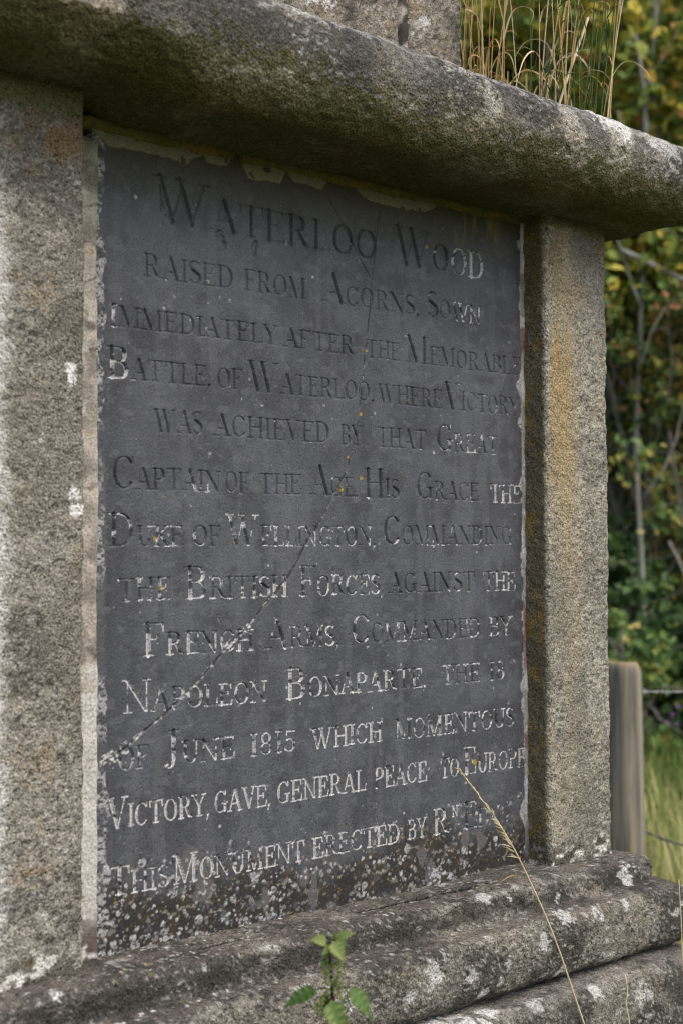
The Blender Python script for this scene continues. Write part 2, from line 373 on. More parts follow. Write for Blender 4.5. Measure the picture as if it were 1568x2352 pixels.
P, F, c = pier(2.047, X1, PF, PF + 0.18, ZP0, ZP1, 0.009, 0.0034, 180, col_right)
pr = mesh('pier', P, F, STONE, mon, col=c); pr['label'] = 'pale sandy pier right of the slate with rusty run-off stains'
def col_back(P): return stone_common(P, 200, crust=0.5)
for xa, xb in ((X0, 1.054), (2.047, X1)):
    P, F, c = pier(xa, xb, PF + 2 * HS - 0.177, PF + 2 * HS, ZP0, ZP1, 0.012, 0.012, 210, col_back)
    mesh('pier', P, F, STONE, mon, col=c)
# core of the die, inset on the other three sides
P, F, c = pier(X0 + 0.04, X1 - 0.04, 0.06, PF + 2 * HS - 0.04, ZP0, ZP1, 0.01, 0.012, 220, col_back)
mesh('core_block', P, F, STONE, mon, col=c)

# --- upper shaft of two stones with a mortar joint
def col_up(P):
    c = stone_common(P, 230, base=(0.22, 0.20, 0.165), crust=0.6, ochre=0.3, white=0.6)
    return mix(c, (0.62, 0.62, 0.62), patches(P, [(1.66, .149, 2.60, .06, .8), (1.70, .149, 2.66, .05, .7), (1.93, .149, 2.58, .03, .6), (1.55, .149, 2.62, .03, .5)], 233))
SX0, SX1, SY0, SY1 = 1.065, 2.044, 0.149, 1.10
for xa, xb in ((SX0, 1.872), (1.892, SX1)):
    P, F, c = pier(xa, xb, SY0, SY1, 2.38, 3.45, 0.012, 0.007, 240, col_up)
    mesh('shaft_block', P, F, STONE, mon, col=c)
P, F, c = pier(SX0 - 0.06, SX1 + 0.06, SY0 - 0.06, SY1 + 0.06, 3.45, 3.62, 0.02, 0.03, 250, col_up)
V = np.vstack([P, [[(SX0 + SX1) / 2, (SY0 + SY1) / 2, 4.0]]]); nzv = len(np.unique(np.round(P[:, 2], 1)))
mesh('cap_block', P, F, STONE, mon, col=c)
def slab(name, x0, x1, y, depth, z0, z1, step, seed, colfun, amps, mat, parent, wob=0.004, yfun=None):
    xs = np.linspace(x0, x1, max(3, int((x1 - x0) / step) + 1)); zs = np.linspace(z0, z1, max(3, int((z1 - z0) / step) + 1))
    G = np.zeros((len(xs), len(zs), 3)); G[..., 0] = xs[:, None]; G[..., 2] = zs[None]; G[..., 1] = y
    P = G.reshape(-1, 3).astype(np.float32); dd = np.zeros(len(P), np.float32)
    for k, (sc, am, oc) in enumerate(amps): dd += am * 2 * (fbm(P, sc, seed + k * 7, oc) - 0.5)
    P[:, 1] += dd
    t = np.linspace(0, 1, len(xs))[:, None] * np.ones((1, len(zs)))
    P[:, 0] += (wob * 2 * (fbm(np.stack([P[:, 2], P[:, 2] * 0, P[:, 2] * 0], 1), 16, seed + 40, 4) - 0.5)) * 1.0
    Gi = P.reshape(G.shape)
    edge = np.zeros(G.shape[:2], bool); edge[[0, -1]] = True; edge[:, [0, -1]] = True
    Gi[..., 1] = np.where(edge, y + depth, Gi[..., 1])
    c = colfun(P)
    return mesh(name, P, gridfaces(len(xs), len(zs)), mat, parent, col=c)
def col_joint(P): return mix(np.tile(np.array([[0.42, 0.38, 0.34]], np.float32), (len(P), 1)), (0.05, 0.045, 0.04), sm(fbm(P, 25, 260, 3), 0.5, 0.6))
slab('mortar_joint', 1.868, 1.896, SY0 - 0.001, 0.05, 2.38, 3.45, 0.005, 261, col_joint, [(60, 0.004, 3)], MORTAR, mon, 0.003)

# ------------------------------------------------------------------ the slate tablet
TX0, TX1, TZ0, TZ1 = 1.098, 2.054, 0.950, 2.196
ST = 0.0012
NX = int((TX1 - TX0) / ST) + 1; NZ = int((TZ1 - TZ0) / ST) + 1
xs = TX0 + np.arange(NX) * ST; zs = TZ0 + np.arange(NZ) * ST
DEP = np.zeros((NX, NZ), np.float32)         # depth cut into the face
COV = np.zeros((NX, NZ), np.float32)         # how much of a cut is filled by white lichen
LET = np.zeros((NX, NZ), np.float32)
def stamp(arr, x, z, r, val=None, cone=True):
    i0 = max(0, int((x - r - TX0) / ST)); i1 = min(NX, int((x + r - TX0) / ST) + 2)
    j0 = max(0, int((z - r - TZ0) / ST)); j1 = min(NZ, int((z + r - TZ0) / ST) + 2)
    if i1 <= i0 or j1 <= j0: return None
    d = np.sqrt((xs[i0:i1, None] - x) ** 2 + (zs[None, j0:j1] - z) ** 2)
    v = np.maximum(r - d, 0) if cone else np.clip((r - d) / (ST * 1.2), 0, 1) * val
    np.maximum(arr[i0:i1, j0:j1], v, out=arr[i0:i1, j0:j1])
    return (slice(i0, i1), slice(j0, j1), d)
TS, TN = 0.072, 0.026
def st(x0, y0, x1, y1, r0=TS, r1=None):
    r1 = r0 if r1 is None else r1
    return ('L', x0, y0, x1, y1, r0, r1)
def ser(x, y, w=0.30): return st(x - w / 2, y, x + w / 2, y, 0.024)
def stem(x, t=TS, top=True, bot=True):
    o = [st(x, 0.03, x, 0.97, t)]
    if bot: o += [ser(x, 0.022), st(x - 0.03, 0.06, x + 0.03, 0.06, 0.05)]
    if top: o += [ser(x, 0.978)]
    return o
def ell(cx, cy, rx, ry, a0, a1, tmin=TN, tmax=TS): return ('E', cx, cy, rx, ry, a0, a1, tmin, tmax)
R_ = math.radians
def wedge(x, y, dy): return [st(x, y, x + 0.02, y + dy, 0.045, 0.012)]
GL = {
 'I': (0.40, stem(0.20)),
 'H': (0.98, stem(0.20) + stem(0.78) + [st(0.2, .52, .78, .52, TN)]),
 'T': (0.88, stem(0.44, top=False) + [st(.06, .972, .82, .972, TN)] + wedge(.06, .955, -.22) + wedge(.80, .955, -.22)),
 'E': (0.80, stem(0.20) + [st(.2, .975, .68, .975, TN), st(.2, .025, .72, .025, TN), st(.2, .53, .52, .53, TN), st(.52, .64, .53, .42, .03, .03)] + wedge(.67, .955, -.20) + wedge(.71, .04, .24)),
 'F': (0.76, stem(0.20) + [st(.2, .975, .68, .975, TN), st(.2, .51, .50, .51, TN), st(.50, .62, .51, .40, .03, .03)] + wedge(.67, .955, -.20)),
 'L': (0.76, stem(0.20) + [st(.2, .025, .70, .025, TN)] + wedge(.69, .04, .26)),
 'D': (0.94, stem(0.20) + [st(.2, .975, .46, .975, TN), st(.2, .025, .46, .025, TN), ell(.44, .5, .38, .46, R_(-90), R_(90))]),
 'B': (0.84, stem(0.20) + [st(.2, .975, .45, .975, TN), st(.2, .53, .45, .53, TN), st(.2, .025, .45, .025, TN), ell(.44, .755, .24, .215, R_(-90), R_(90)), ell(.44, .275, .30, .245, R_(-90), R_(90))]),
 'P': (0.78, stem(0.20) + [st(.2, .975, .42, .975, TN), st(.2, .48, .42, .48, TN), ell(.42, .73, .27, .24, R_(-90), R_(90))]),
 'R': (0.90, stem(0.20) + [st(.2, .975, .42, .975, TN), st(.2, .50, .44, .50, TN), ell(.42, .74, .26, .23, R_(-90), R_(90)), st(.46, .50, .68, .10, .05, .075), st(.68, .10, .84, .02, .06, .02)]),
 'O': (0.92, [ell(.46, .5, .37, .465, 0, 2 * math.pi)]),
 'C': (0.86, [ell(.46, .5, .37, .465, R_(42), R_(318)), st(.735, .80, .755, .98, .04, .015), st(.735, .80, .72, .84, .055)]),
 'G': (0.92, [ell(.46, .5, .37, .465, R_(42), R_(300)), st(.735, .80, .755, .98, .04, .015), st(.72, .08, .72, .40, TS), ser(.72, .42, .30)]),
 'S': (0.70, [('S',)]),
 'A': (0.92, [st(.14, .03, .44, .96, TN), st(.46, .98, .78, .03, TS), st(.24, .34, .66, .34, TN), ser(.13, .022, .26), ser(.78, .022, .30)]),
 'V': (0.90, [st(.14, .97, .46, .04, TS), st(.47, .04, .76, .97, TN), ser(.14, .978, .30), ser(.76, .978, .24)]),
 'W': (1.34, [st(.14, .97, .42, .04, TS), st(.43, .04, .68, .90, TN), st(.60, .97, .88, .04, TS), st(.89, .04, 1.18, .97, TN), ser(.14, .978, .28), ser(.60, .978, .22), ser(1.18, .978, .24)]),
 'M': (1.16, [st(.18, .03, .18, .97, TN), st(.20, .97, .55, .06, TS), st(.56, .06, .92, .97, TN), st(.94, .03, .94, .97, TS), ser(.18, .022, .24), ser(.94, .022, .30), ser(.12, .978, .2), ser(.96, .978, .26)]),
 'N': (0.98, [st(.18, .03, .18, .97, TN), st(.18, .97, .78, .06, TS), st(.80, .03, .80, .97, TN), ser(.18, .022, .24), ser(.12, .978, .2), ser(.80, .978, .24)]),
 'U': (0.94, [st(.22, .97, .22, .32, TS), st(.76, .97, .76, .32, TN), ell(.49, .34, .27, .31, R_(180), R_(360)), ser(.22, .978), ser(.76, .978, .24)]),
 'Y': (0.88, [st(.12, .97, .44, .46, TS), st(.45, .46, .74, .97, TN), st(.44, .46, .44, .03, TS), ser(.12, .978), ser(.74, .978, .24), ser(.44, .022)]),
 'K': (0.94, stem(.20) + [st(.22, .42, .70, .96, TN), st(.40, .60, .76, .04, TS), ser(.72, .978, .24), ser(.78, .022, .28)]),
 'J': (0.52, [st(.30, .97, .30, .14, TS), ell(.16, .06, .14, .14, R_(-100), R_(10), TN, .05), ser(.30, .978), st(.06, .0, .1, .02, .05)]),
 '1': (0.52, stem(.26)),
 '8': (0.74, [ell(.37, .74, .22, .225, 0, 2 * math.pi, TN, .06), ell(.37, .27, .27, .25, 0, 2 * math.pi, TN, .065)]),
 '5': (0.70, [st(.18, .96, .58, .96, .04), st(.18, .96, .16, .56, TN), ell(.33, .32, .27, .28, R_(-150), R_(120), TN, TS), st(.1, .12, .1, .16, .05)]),
 ',': (0.34, [st(.12, .05, .12, .0, .075, .06), st(.13, .0, .05, -.18, .04, .015)]),
 't': (0.5, [st(.22, 1.2, .22, .12, .06), st(.04, .82, .42, .82, TN), ell(.34, .14, .12, .11, R_(180), R_(330), TN, .04)]),
 'h': (0.7, [st(.16, 1.4, .16, .02, .06), ell(.36, .55, .2, .25, 0, R_(180), TN, .05), st(.56, .55, .56, .02, .06), ser(.16, .02, .2), ser(.56, .02, .2)]),
}
def sgl():
    pts = []
    for a in np.linspace(R_(35), R_(270), 26): pts.append((.35 + .225 * math.cos(a), .745 + .225 * math.sin(a), .03 + .035 * max(0, math.sin((a - R_(35)) / R_(235) * math.pi)) ** 2))
    pts2 = []
    for a in np.linspace(R_(90), R_(-145), 26): pts2.append((.35 + .255 * math.cos(a), .275 + .25 * math.sin(a), .03 + .045 * max(0, math.cos(a * 0.8)) ** 2))
    return pts + pts2 + [(.53, .88, .045), (.535, .93, .03), (.14, .13, .05), (.12, .08, .03)] + [(.25 + .25 * t, .60 - .16 * t, .075) for t in np.linspace(0, 1, 10)]
SG = sgl()
def glyph_pts(ch):
    w, prims = GL[ch]; pts = []
    for p in prims:
        if p[0] == 'L':
            _, x0, y0, x1, y1, r0, r1 = p; n = max(2, int(math.hypot(x1 - x0, y1 - y0) / 0.035) + 1)
            for t in np.linspace(0, 1, n): pts.append((x0 + (x1 - x0) * t, y0 + (y1 - y0) * t, r0 + (r1 - r0) * t))
        elif p[0] == 'E':
            _, cx, cy, rx, ry, a0, a1, tmin, tmax = p; n = max(8, int((a1 - a0) * max(rx, ry) / 0.03))
            for a in np.linspace(a0, a1, n):
                r = tmin + (tmax - tmin) * abs(math.cos(a)) ** 1.4
                pts.append((cx + (rx - r * 0.9 + .02) * math.cos(a), cy + ry * math.sin(a), r))
        else: pts += SG
    return w, pts
GP = {k: glyph_pts(k) for k in GL}
lr = random.Random(5)
def letter(ch, x, z, h, sx, cov, worn=1.0):
    w, pts = GP[ch]
    jx, jz = lr.uniform(-.0006, .0006), lr.uniform(-.0008, .0008); sl = lr.uniform(-.012, .012); wt = lr.uniform(.92, 1.12)
    for (px, py, r) in pts:
        rr = max(r * h * wt, 0.00135) * (0.55 + 0.45 * min(1.25, sx))
        X = x + (px * sx + sl * py) * h + jx; Z = z + py * h + jz
        res = stamp(DEP, X, Z, rr * worn if worn < 1 else rr)
        if res:
            a, b, d = res
            LET[a, b] = np.maximum(LET[a, b], (d < rr).astype(np.float32)); COV[a, b] = np.where(d < rr, np.maximum(COV[a, b], cov), COV[a, b])
TEXT = [
 ('Waterloo', 1.207, 1.672, 2.060, .070, .051, .05), ('Wood', 1.711, 1.943, 2.060, .068, .050, -1),
 ('raised', 1.189, 1.362, 1.9715, 0, .035, .06), ('from', 1.379, 1.511, 1.9725, 0, .034, .05), ('Acorns,', 1.544, 1.775, 1.9735, .05, .034, .05), ('Sown', 1.789, 1.931, 1.9745, .046, .034, -2),
 ('Immediately', 1.129, 1.450, 1.8905, .034, .031, -3), ('after', 1.459, 1.617, 1.8895, 0, .031, .06), ('the', 1.643, 1.724, 1.889, 0, .031, .08), ('Memorable', 1.735, 2.042, 1.8885, .049, .033, .22),
 ('Battle,', 1.124, 1.319, 1.8135, .048, .032, -4), ('of', 1.325, 1.379, 1.813, 0, .032, .1), ('Waterloo,', 1.387, 1.665, 1.8125, .049, .033, .1), ('where', 1.670, 1.829, 1.812, 0, .033, .08), ('Victory', 1.832, 2.036, 1.8115, .05, .034, .3),
 ('was', 1.209, 1.299, 1.7375, 0, .035, .08), ('achieved', 1.320, 1.562, 1.7365, 0, .034, .12), ('by', 1.585, 1.634, 1.736, 0, .034, .05), ('that', 1.666, 1.787, 1.736, 0, .034, .15), ('Great', 1.811, 1.976, 1.7355, .048, .034, .4),
 ('Captain', 1.132, 1.335, 1.6485, .05, .033, .25), ('of', 1.341, 1.390, 1.648, 0, .033, .15), ('the', 1.409, 1.500, 1.648, 0, .033, .12), ('Age,', 1.516, 1.627, 1.648, .049, .033, .25), ('His', 1.637, 1.722, 1.6475, .05, .033, .15), ('Grace', 1.759, 1.924, 1.647, .049, .033, .2), ('the', 1.951, 2.041, 1.646, 0, .034, .66),
 ('Duke', 1.127, 1.263, 1.5635, .05, .031, .4), ('of', 1.278, 1.335, 1.564, 0, .032, .25), ('Wellington,', 1.344, 1.666, 1.5645, .05, .033, .5), ('Commanding', 1.680, 2.013, 1.5665, .05, .034, .35),
 ('the', 1.143, 1.239, 1.482, 0, .034, .5), ('British', 1.264, 1.469, 1.482, .05, .034, .55), ('Forces,', 1.490, 1.686, 1.482, .05, .034, .55), ('against', 1.692, 1.911, 1.482, 0, .035, .28), ('the', 1.932, 2.022, 1.4815, 0, .035, .55),
 ('French', 1.187, 1.399, 1.398, .05, .034, .55), ('Arms,', 1.421, 1.583, 1.398, .05, .034, .55), ('Commanded', 1.606, 1.925, 1.398, .05, .034, .45), ('by', 1.945, 2.011, 1.398, 0, .034, .55),
 ('Napoleon', 1.151, 1.426, 1.315, .05, .034, .62), ('Bonaparte,', 1.462, 1.787, 1.3155, .05, .034, .62), ('the', 1.819, 1.924, 1.316, 0, .034, .5), ('18', 1.944, 1.989, 1.316, 0, .034, .6),
 ('of', 1.143, 1.200, 1.2325, 0, .034, .45), ('June', 1.226, 1.361, 1.2315, .052, .034, .55), ('1815', 1.387, 1.486, 1.2305, 0, .035, .62), ('which', 1.517, 1.677, 1.2295, 0, .034, .7), ('momentous', 1.705, 2.015, 1.2275, 0, .035, .58),
 ('Victory,', 1.125, 1.314, 1.148, .046, .034, .72), ('gave,', 1.318, 1.435, 1.1485, 0, .034, .78), ('general', 1.443, 1.638, 1.149, 0, .035, .75), ('peace', 1.656, 1.784, 1.149, 0, .035, .6), ('to', 1.817, 1.866, 1.149, 0, .035, .62), ('Europe', 1.876, 2.045, 1.149, .05, .035, .68),
 ('This', 1.128, 1.236, 1.050, .042, .033, .6), ('Monument', 1.241, 1.502, 1.050, .045, .034, .78), ('erected', 1.516, 1.719, 1.0505, 0, .034, .70), ('by', 1.735, 1.781, 1.051, 0, .034, .8), ('R', 1.797, 1.839, 1.051, .046, .034, .7), ('Ed', 1.873, 1.945, 1.051, .048, .034, .5),
]
SPECIAL = {-1: [.05, .22, .66, .78], -2: [.08, .35, .52, .58], -3: [.5] + [.08] * 10, -4: [.5, .2, .1, .1, .1, .1, .1]}
for (word, x0, x1, z, hb, hs, cov) in TEXT:
    hh = [hb if (i == 0 and hb) else hs for i in range(len(word))]
    ws = [GP[chh.upper()][0] * h for chh, h in zip(word, hh)]
    k = (x1 - x0) / sum(ws); x = x0
    for i, (chh, h, w) in enumerate(zip(word, hh, ws)):
        cv = SPECIAL[int(cov)][i] if cov < 0 else cov
        letter(chh.upper(), x, z, h, k, cv); x += w * k
for ch, x in (('t', 1.998), ('h', 2.011)): letter(ch, x, 1.347, .016, .9, .25)
letter('N', 1.846, 1.078, .020, .8, .6)
for i, ch in enumerate('MONS'): letter(ch, 1.948 + i * .024, 1.051, .033, .62, .35, worn=0.4)
# cracks
CR = [[(1.557, 2.154), (1.599, 2.101), (1.633, 2.053), (1.658, 2.023)],
      [(1.677, 2.158), (1.664, 2.065), (1.658, 2.023), (1.651, 1.965), (1.642, 1.904), (1.632, 1.828), (1.623, 1.772), (1.601, 1.700), (1.571, 1.655), (1.537, 1.603), (1.504, 1.563), (1.472, 1.517), (1.413, 1.462), (1.386, 1.435), (1.343, 1.403), (1.293, 1.358), (1.236, 1.315), (1.189, 1.287), (1.151, 1.261), (1.118, 1.246)]]
CRK = np.zeros((NX, NZ), np.float32); CRL = np.zeros((NX, NZ), np.float32)
for ci, cr in enumerate(CR):
    q = resample(np.array(cr), 0.0008); s = np.arange(len(q)) * 0.0008
    Pq = np.stack([s, s * 0, s * 0 + ci], 1)
    off = (fbm(Pq, 60, 300, 4) - 0.5) * 0.006; wd = 0.0009 + 0.0016 * fbm(Pq, 50, 303, 3)
    for (x, z), o, w in zip(q, off, wd):
        low = (0.62 if z > 1.6 else 0.8) if ci == 1 and z < 1.99 else 0.42
        w2 = w * low * (1.35 if 1.42 < x < 1.55 and z < 1.6 else 1.0)
        stamp(CRK, x + o, z, w2 * 1.5, 1.0, cone=False)
        lich = 0.0
        pn = 0.5 + 0.5 * math.sin(x * 95) * math.sin(x * 41 + 1)
        if ci == 1 and z < 1.43: lich = 0.0032 * pn
        elif ci == 1 and z < 1.49: lich = 0.0018
        elif ci == 1 and z < 1.95: lich = 0.0012
        if 1.335 < x < 1.385 and z < 1.445: lich = 0.005
        if x < 1.16 and z < 1.33: lich = 0.0075
        if lich: stamp(CRL, x + o, z, lich * (0.5 + lr.random()), 1.0, cone=False)
PX, PZ = np.meshgrid(xs, zs, indexing='ij')
P = np.stack([PX.ravel(), np.zeros(NX * NZ), PZ.ravel()], 1).astype(np.float32)
X, Z = P[:, 0], P[:, 2]
dep = np.clip(DEP * 2.1, 0, 0.0062).ravel()
nA = fbm(P, 220, 310, 3); nB = fbm(P, 70, 320, 4); nC = fbm(P, 12, 330, 4); nD = fbm(P, 420, 340, 2)
# white lichen sitting in the cuts, thickest at their lower lips
inlet = LET.ravel()
lichen = inlet * sm(0.5 * nB + 0.25 * nA + 0.25 * fbm(P, 24, 328, 3) + (COV.ravel() - 0.5) * 0.40 + 0.004, 0.50, 0.57) * (COV.ravel() > 0)
fz = np.gradient(DEP, axis=1).ravel() / ST
lichen = np.maximum(lichen * (1 - 0.55 * (fz < -0.35) * (COV.ravel() < .85)), inlet * (fz > 0.4) * sm(COV.ravel() + 1.6 * (fbm(P, 40, 329, 3) - 0.5), 0.38, 0.56))
# letters on the lowest lines spread beyond their cuts
spread = np.zeros_like(DEP)
for dx, dz in ((2, 0), (-2, 0), (0, 2), (0, -2), (1, -2), (-1, -1), (1, 1), (3, -1)):
    spread = np.maximum(spread, np.roll(np.roll(LET * COV, dx, 0), dz, 1))
spread = spread.ravel(); lichen = np.maximum(lichen, sm(spread * 0.6 + nA * 0.8, 1.02, 1.12) * (spread > 0.4) * 0.9)
lichen = np.maximum(lichen, CRL.ravel() * sm(0.5 * nB + 0.5 * nA, 0.48, 0.56))
dk = np.zeros((NX, NZ), np.float32); wh = np.zeros((NX, NZ), np.float32); ye = np.zeros((NX, NZ), np.float32); gy = np.zeros((NX, NZ), np.float32)
def dots(arr, n, zmin, zmax, r0, r1, zpow=1.0, val=1.0, xlo=TX0, xhi=TX1):
    for _ in range(n):
        x = lr.uniform(xlo, xhi); z = zmin + (zmax - zmin) * lr.random() ** zpow
        r = r0 + (r1 - r0) * lr.random() ** 2.5
        stamp(arr, x, z, r, val * lr.uniform(0.5, 1), cone=False)
dots(dk, 5200, .96, 1.22, .0009, .0026, 1.1); dots(dk, 1800, 1.15, 1.5, .0008, .0018, 1.6, .8); dots(dk, 1200, 1.4, 2.1, .0007, .0015, 1.0, .6)
dots(wh, 230, 1.12, 2.15, .0012, .0042, 1.2, .8); dots(wh, 900, 1.1, 2.15, .0008, .0016, 1.4, .8)
dots(wh, 1900, .955, 1.10, .0008, .0046, 2.4, 1.0); dots(wh, 260, .955, 1.10, .003, .009, 2.0, .9)
dots(ye, 260, 1.0, 1.95, .0009, .002, 1.0, .9); dots(ye, 500, .955, 1.1, .0009, .003, 1.4, .7)
for (x, z, r) in ((1.585, 1.66, .005), (1.60, 1.715, .003), (1.21, 1.575, .004), (1.222, 1.50, .004), (1.63, 1.79, .004), (1.644, 1.90, .003), (1.79, 2.10, .004), (1.63, 1.68, .004), (1.36, 1.57, .003), (1.905, 1.17, .006)): stamp(ye, x, z, r, 1, cone=False)
for _ in range(34):                                   # fine scratches, a few of them arcs
    x, z = lr.uniform(1.13, 2.0), lr.uniform(1.1, 2.1); a = lr.uniform(-.5, .6); L_ = lr.uniform(.02, .11); k = lr.uniform(-6, 6); v = lr.uniform(.12, .4)
    for q in np.arange(0, L_, .0009): stamp(wh, x + q * math.cos(a + k * q), z + q * math.sin(a + k * q), .0009, v, cone=False)
for rad, zc in ((.115, 1.742), (.122, 1.742), (.118, 1.765)):
    for a in np.linspace(.9, 2.2, 180): stamp(wh, 1.865 + rad * 1.1 * math.cos(a), zc + rad * math.sin(a) * .85, .0009, .35, cone=False)
dk = dk.ravel(); wh = wh.ravel() * sm(nA, 0.38, 0.52) * np.where(Z < 1.12, sm(fbm(P, 22, 315, 3) + .12 * sm(1.45 - X, 0, .3), 0.36, 0.56), 1); ye = ye.ravel()
c = np.tile(np.array([[0.074, 0.080, 0.092]], np.float32), (len(P), 1))
c *= (0.80 + 0.36 * sm(nC, 0.3, 0.7))[:, None] * (0.86 + 0.28 * nA)[:, None]
c = mix(c, (0.045, 0.05, 0.062), sm(1.165 - X + 0.06 * (nC - 0.5), 0.0, 0.035) * 0.6)             # darker, bluer left margin
c = mix(c, (0.042, 0.044, 0.050), sm(fbm(P, 26, 350, 4), 0.53, 0.68) * 0.55)
c = mix(c, (0.040, 0.043, 0.050), sm(fbm(P * np.array([1, 1, .22], np.float32), 45, 352, 4), 0.54, 0.68) * 0.45)
c = mix(c, (0.115, 0.122, 0.135), sm(fbm(P, 65, 354, 4), 0.56, 0.70) * 0.5)
c = mix(c, (0.105, 0.110, 0.118), sm(fbm(P * np.array([1, 1, .06], np.float32), 40, 357, 4), .54, .68) * .45)
c = mix(c, (0.13, 0.135, 0.145), sm(vnoise(P, 330, 356), 0.80, 0.92) * 0.55)
c = mix(c, (0.055, 0.058, 0.028), sm(Z + 0.05 * (nC - 0.5), 2.06, 2.18) * 0.75)                  # algae film at the head
streak = sm(fbm(P * np.array([1, 1, 0.12], np.float32), 75, 360, 3), 0.5, 0.62)
c = mix(c, (0.21, 0.20, 0.03), streak * sm(Z, 2.10, 2.17) * sm(X, 1.80, 1.86) * sm(2.0 - X, 0, .05) * 0.6)
# black crust on the lowest hand's breadth
low = sm(Z + 0.10 * (nC - 0.5) + 0.05 * (nB - 0.5), 1.075, 1.015)
c = mix(c, (0.023, 0.021, 0.019), low * 0.92 * sm(nB, 0.28, 0.45))
c = mix(c, (0.085, 0.055, 0.022), low * 0.3 * sm(fbm(P, 40, 370, 3), 0.56, 0.66))
c = mix(c, (0.24, 0.23, 0.20), low * 0.6 * sm(fbm(P, 130, 375, 2), 0.62, 0.70))
c = mix(c, (0.024, 0.021, 0.017), dk * 0.85)
sc = np.zeros(len(P), np.float32)
for (x, z, rx, rz) in ((1.30, 1.04, .02, .03), (1.50, 1.02, .012, .014), (1.52, .99, .01, .03), (1.77, 1.02, .012, .02), (1.79, .99, .012, .025), (1.88, 1.035, .012, .02), (1.92, 1.025, .012, .018), (1.42, 1.0, .009, .02), (1.27, 1.08, .02, .025)):
    sc = np.maximum(sc, sm(1 - np.sqrt(((X - x) / rx) ** 2 + ((Z - z) / rz) ** 2) + (nB - 0.5) * 1.6, 0, .15))
c = mix(c, (0.105, 0.10, 0.105), sc * 0.85)
sc2 = np.zeros(len(P), np.float32)
for (x, z, rx, rz) in ((1.59, .985, .018, .03), (1.93, .975, .03, .012), (1.17, .985, .02, .03), (2.02, .99, .02, .03)):
    sc2 = np.maximum(sc2, sm(1 - np.sqrt(((X - x) / rx) ** 2 + ((Z - z) / rz) ** 2) + (nB - 0.5) * 1.2, 0, .15))
c = mix(c, (0.024, 0.021, 0.020), sc2 * 0.9)
c = mix(c, (0.36, 0.25, 0.03), ye * 0.8)
# lichen crust down both edges
eL = sm(0.030 * (fbm(P, 34, 380, 4) - 0.42) + 1.1165 + 0.007 * sm(1.5 - Z, 0, .3) - X, -0.001, 0.001) * sm(nA, 0.36, 0.5) * sm(fbm(P, 8, 383, 3) + 0.18 * sm(1.5 - Z, 0, .5) + .2 * sm(Z, 1.98, 2.06), 0.46, 0.58)
eR = sm(X - 2.0435 + 0.050 * (fbm(P, 26, 385, 4) - 0.42), -0.001, 0.001) * sm(nA + 0.1, 0.36, 0.5) * sm(fbm(P, 9, 388, 3) + 0.2, 0.40, 0.52)
wh_all = np.clip(np.maximum.reduce([wh, lichen, eL * 0.62 * sm(fbm(P, 60, 389, 3), .36, .56), eR * 0.75]), 0, 1)
c = mix(c, (0.50, 0.51, 0.515), wh_all * (0.55 + 0.45 * sm(nD, 0.3, 0.6)))
c = mix(c, (0.02, 0.018, 0.015), CRK.ravel() * 0.8 * (1 - 0.75 * sm(CRL.ravel() * nB, .35, .5)))
# pale mortar smears along the head
smear = np.zeros(len(P), np.float32)
for (x0, x1, th) in ((1.098, 1.30, .017), (1.30, 1.352, .010), (1.376, 1.466, .021), (1.47, 1.555, .012), (1.622, 1.815, .017)):
    xr = (X - x0) / (x1 - x0); env = np.clip(np.minimum(xr, 1 - xr) * 7, 0, 1)
    bottom = 2.176 - th * env * (0.55 + 0.9 * fbm(np.stack([X, X * 0, X * 0], 1), 55, 390, 4))
    smear = np.maximum(smear, sm(Z - bottom, -0.0006, 0.0008) * (xr > 0) * (xr < 1))
smear *= sm(fbm(P, 60, 395, 3), 0.28, 0.36)
c = mix(c, (0.20, 0.205, 0.135), smear * 0.92)
pit = sm(fbm(P, 330, 396, 2), 0.70, 0.80)
Y = dep * (1 - 0.35 * lichen) + 0.0045 * CRK.ravel() - 0.0012 * smear - 0.0006 * wh_all + 0.0005 * dk * 0.4 + 0.0009 * pit
Y += 0.0016 * (fbm(P, 6, 397, 3) - 0.5) + 0.0005 * (nA - 0.5) + low * 0.0016 * (nB - 0.5) - 0.0012 * (eL + eR)
for (x, z, w, h) in ((1.345, 2.10, .004, .02), (1.335, 2.045, .01, .025), (1.40, 2.045, .008, .02), (1.222, 2.09, .004, .03), (1.228, 2.075, .004, .02)):   # chips
    Y += 0.004 * sm(1 - np.sqrt(((X - x) / w) ** 2 + ((Z - z) / h) ** 2) + (nB - 0.5) * 2.2, 0.1, .5)
P[:, 1] = Y
G = P.reshape(NX, NZ, 3); edge = np.zeros((NX, NZ), bool); edge[[0, -1]] = True; edge[:, [0, -1]] = True
G[..., 1] = np.where(edge, 0.05, G[..., 1])
tab = mesh('slate_tablet', G.reshape(-1, 3), gridfaces(NX, NZ), SLATE, mon, col=c)
tab['label'] = 'dark grey slate tablet with thirteen carved lines and a long diagonal crack'

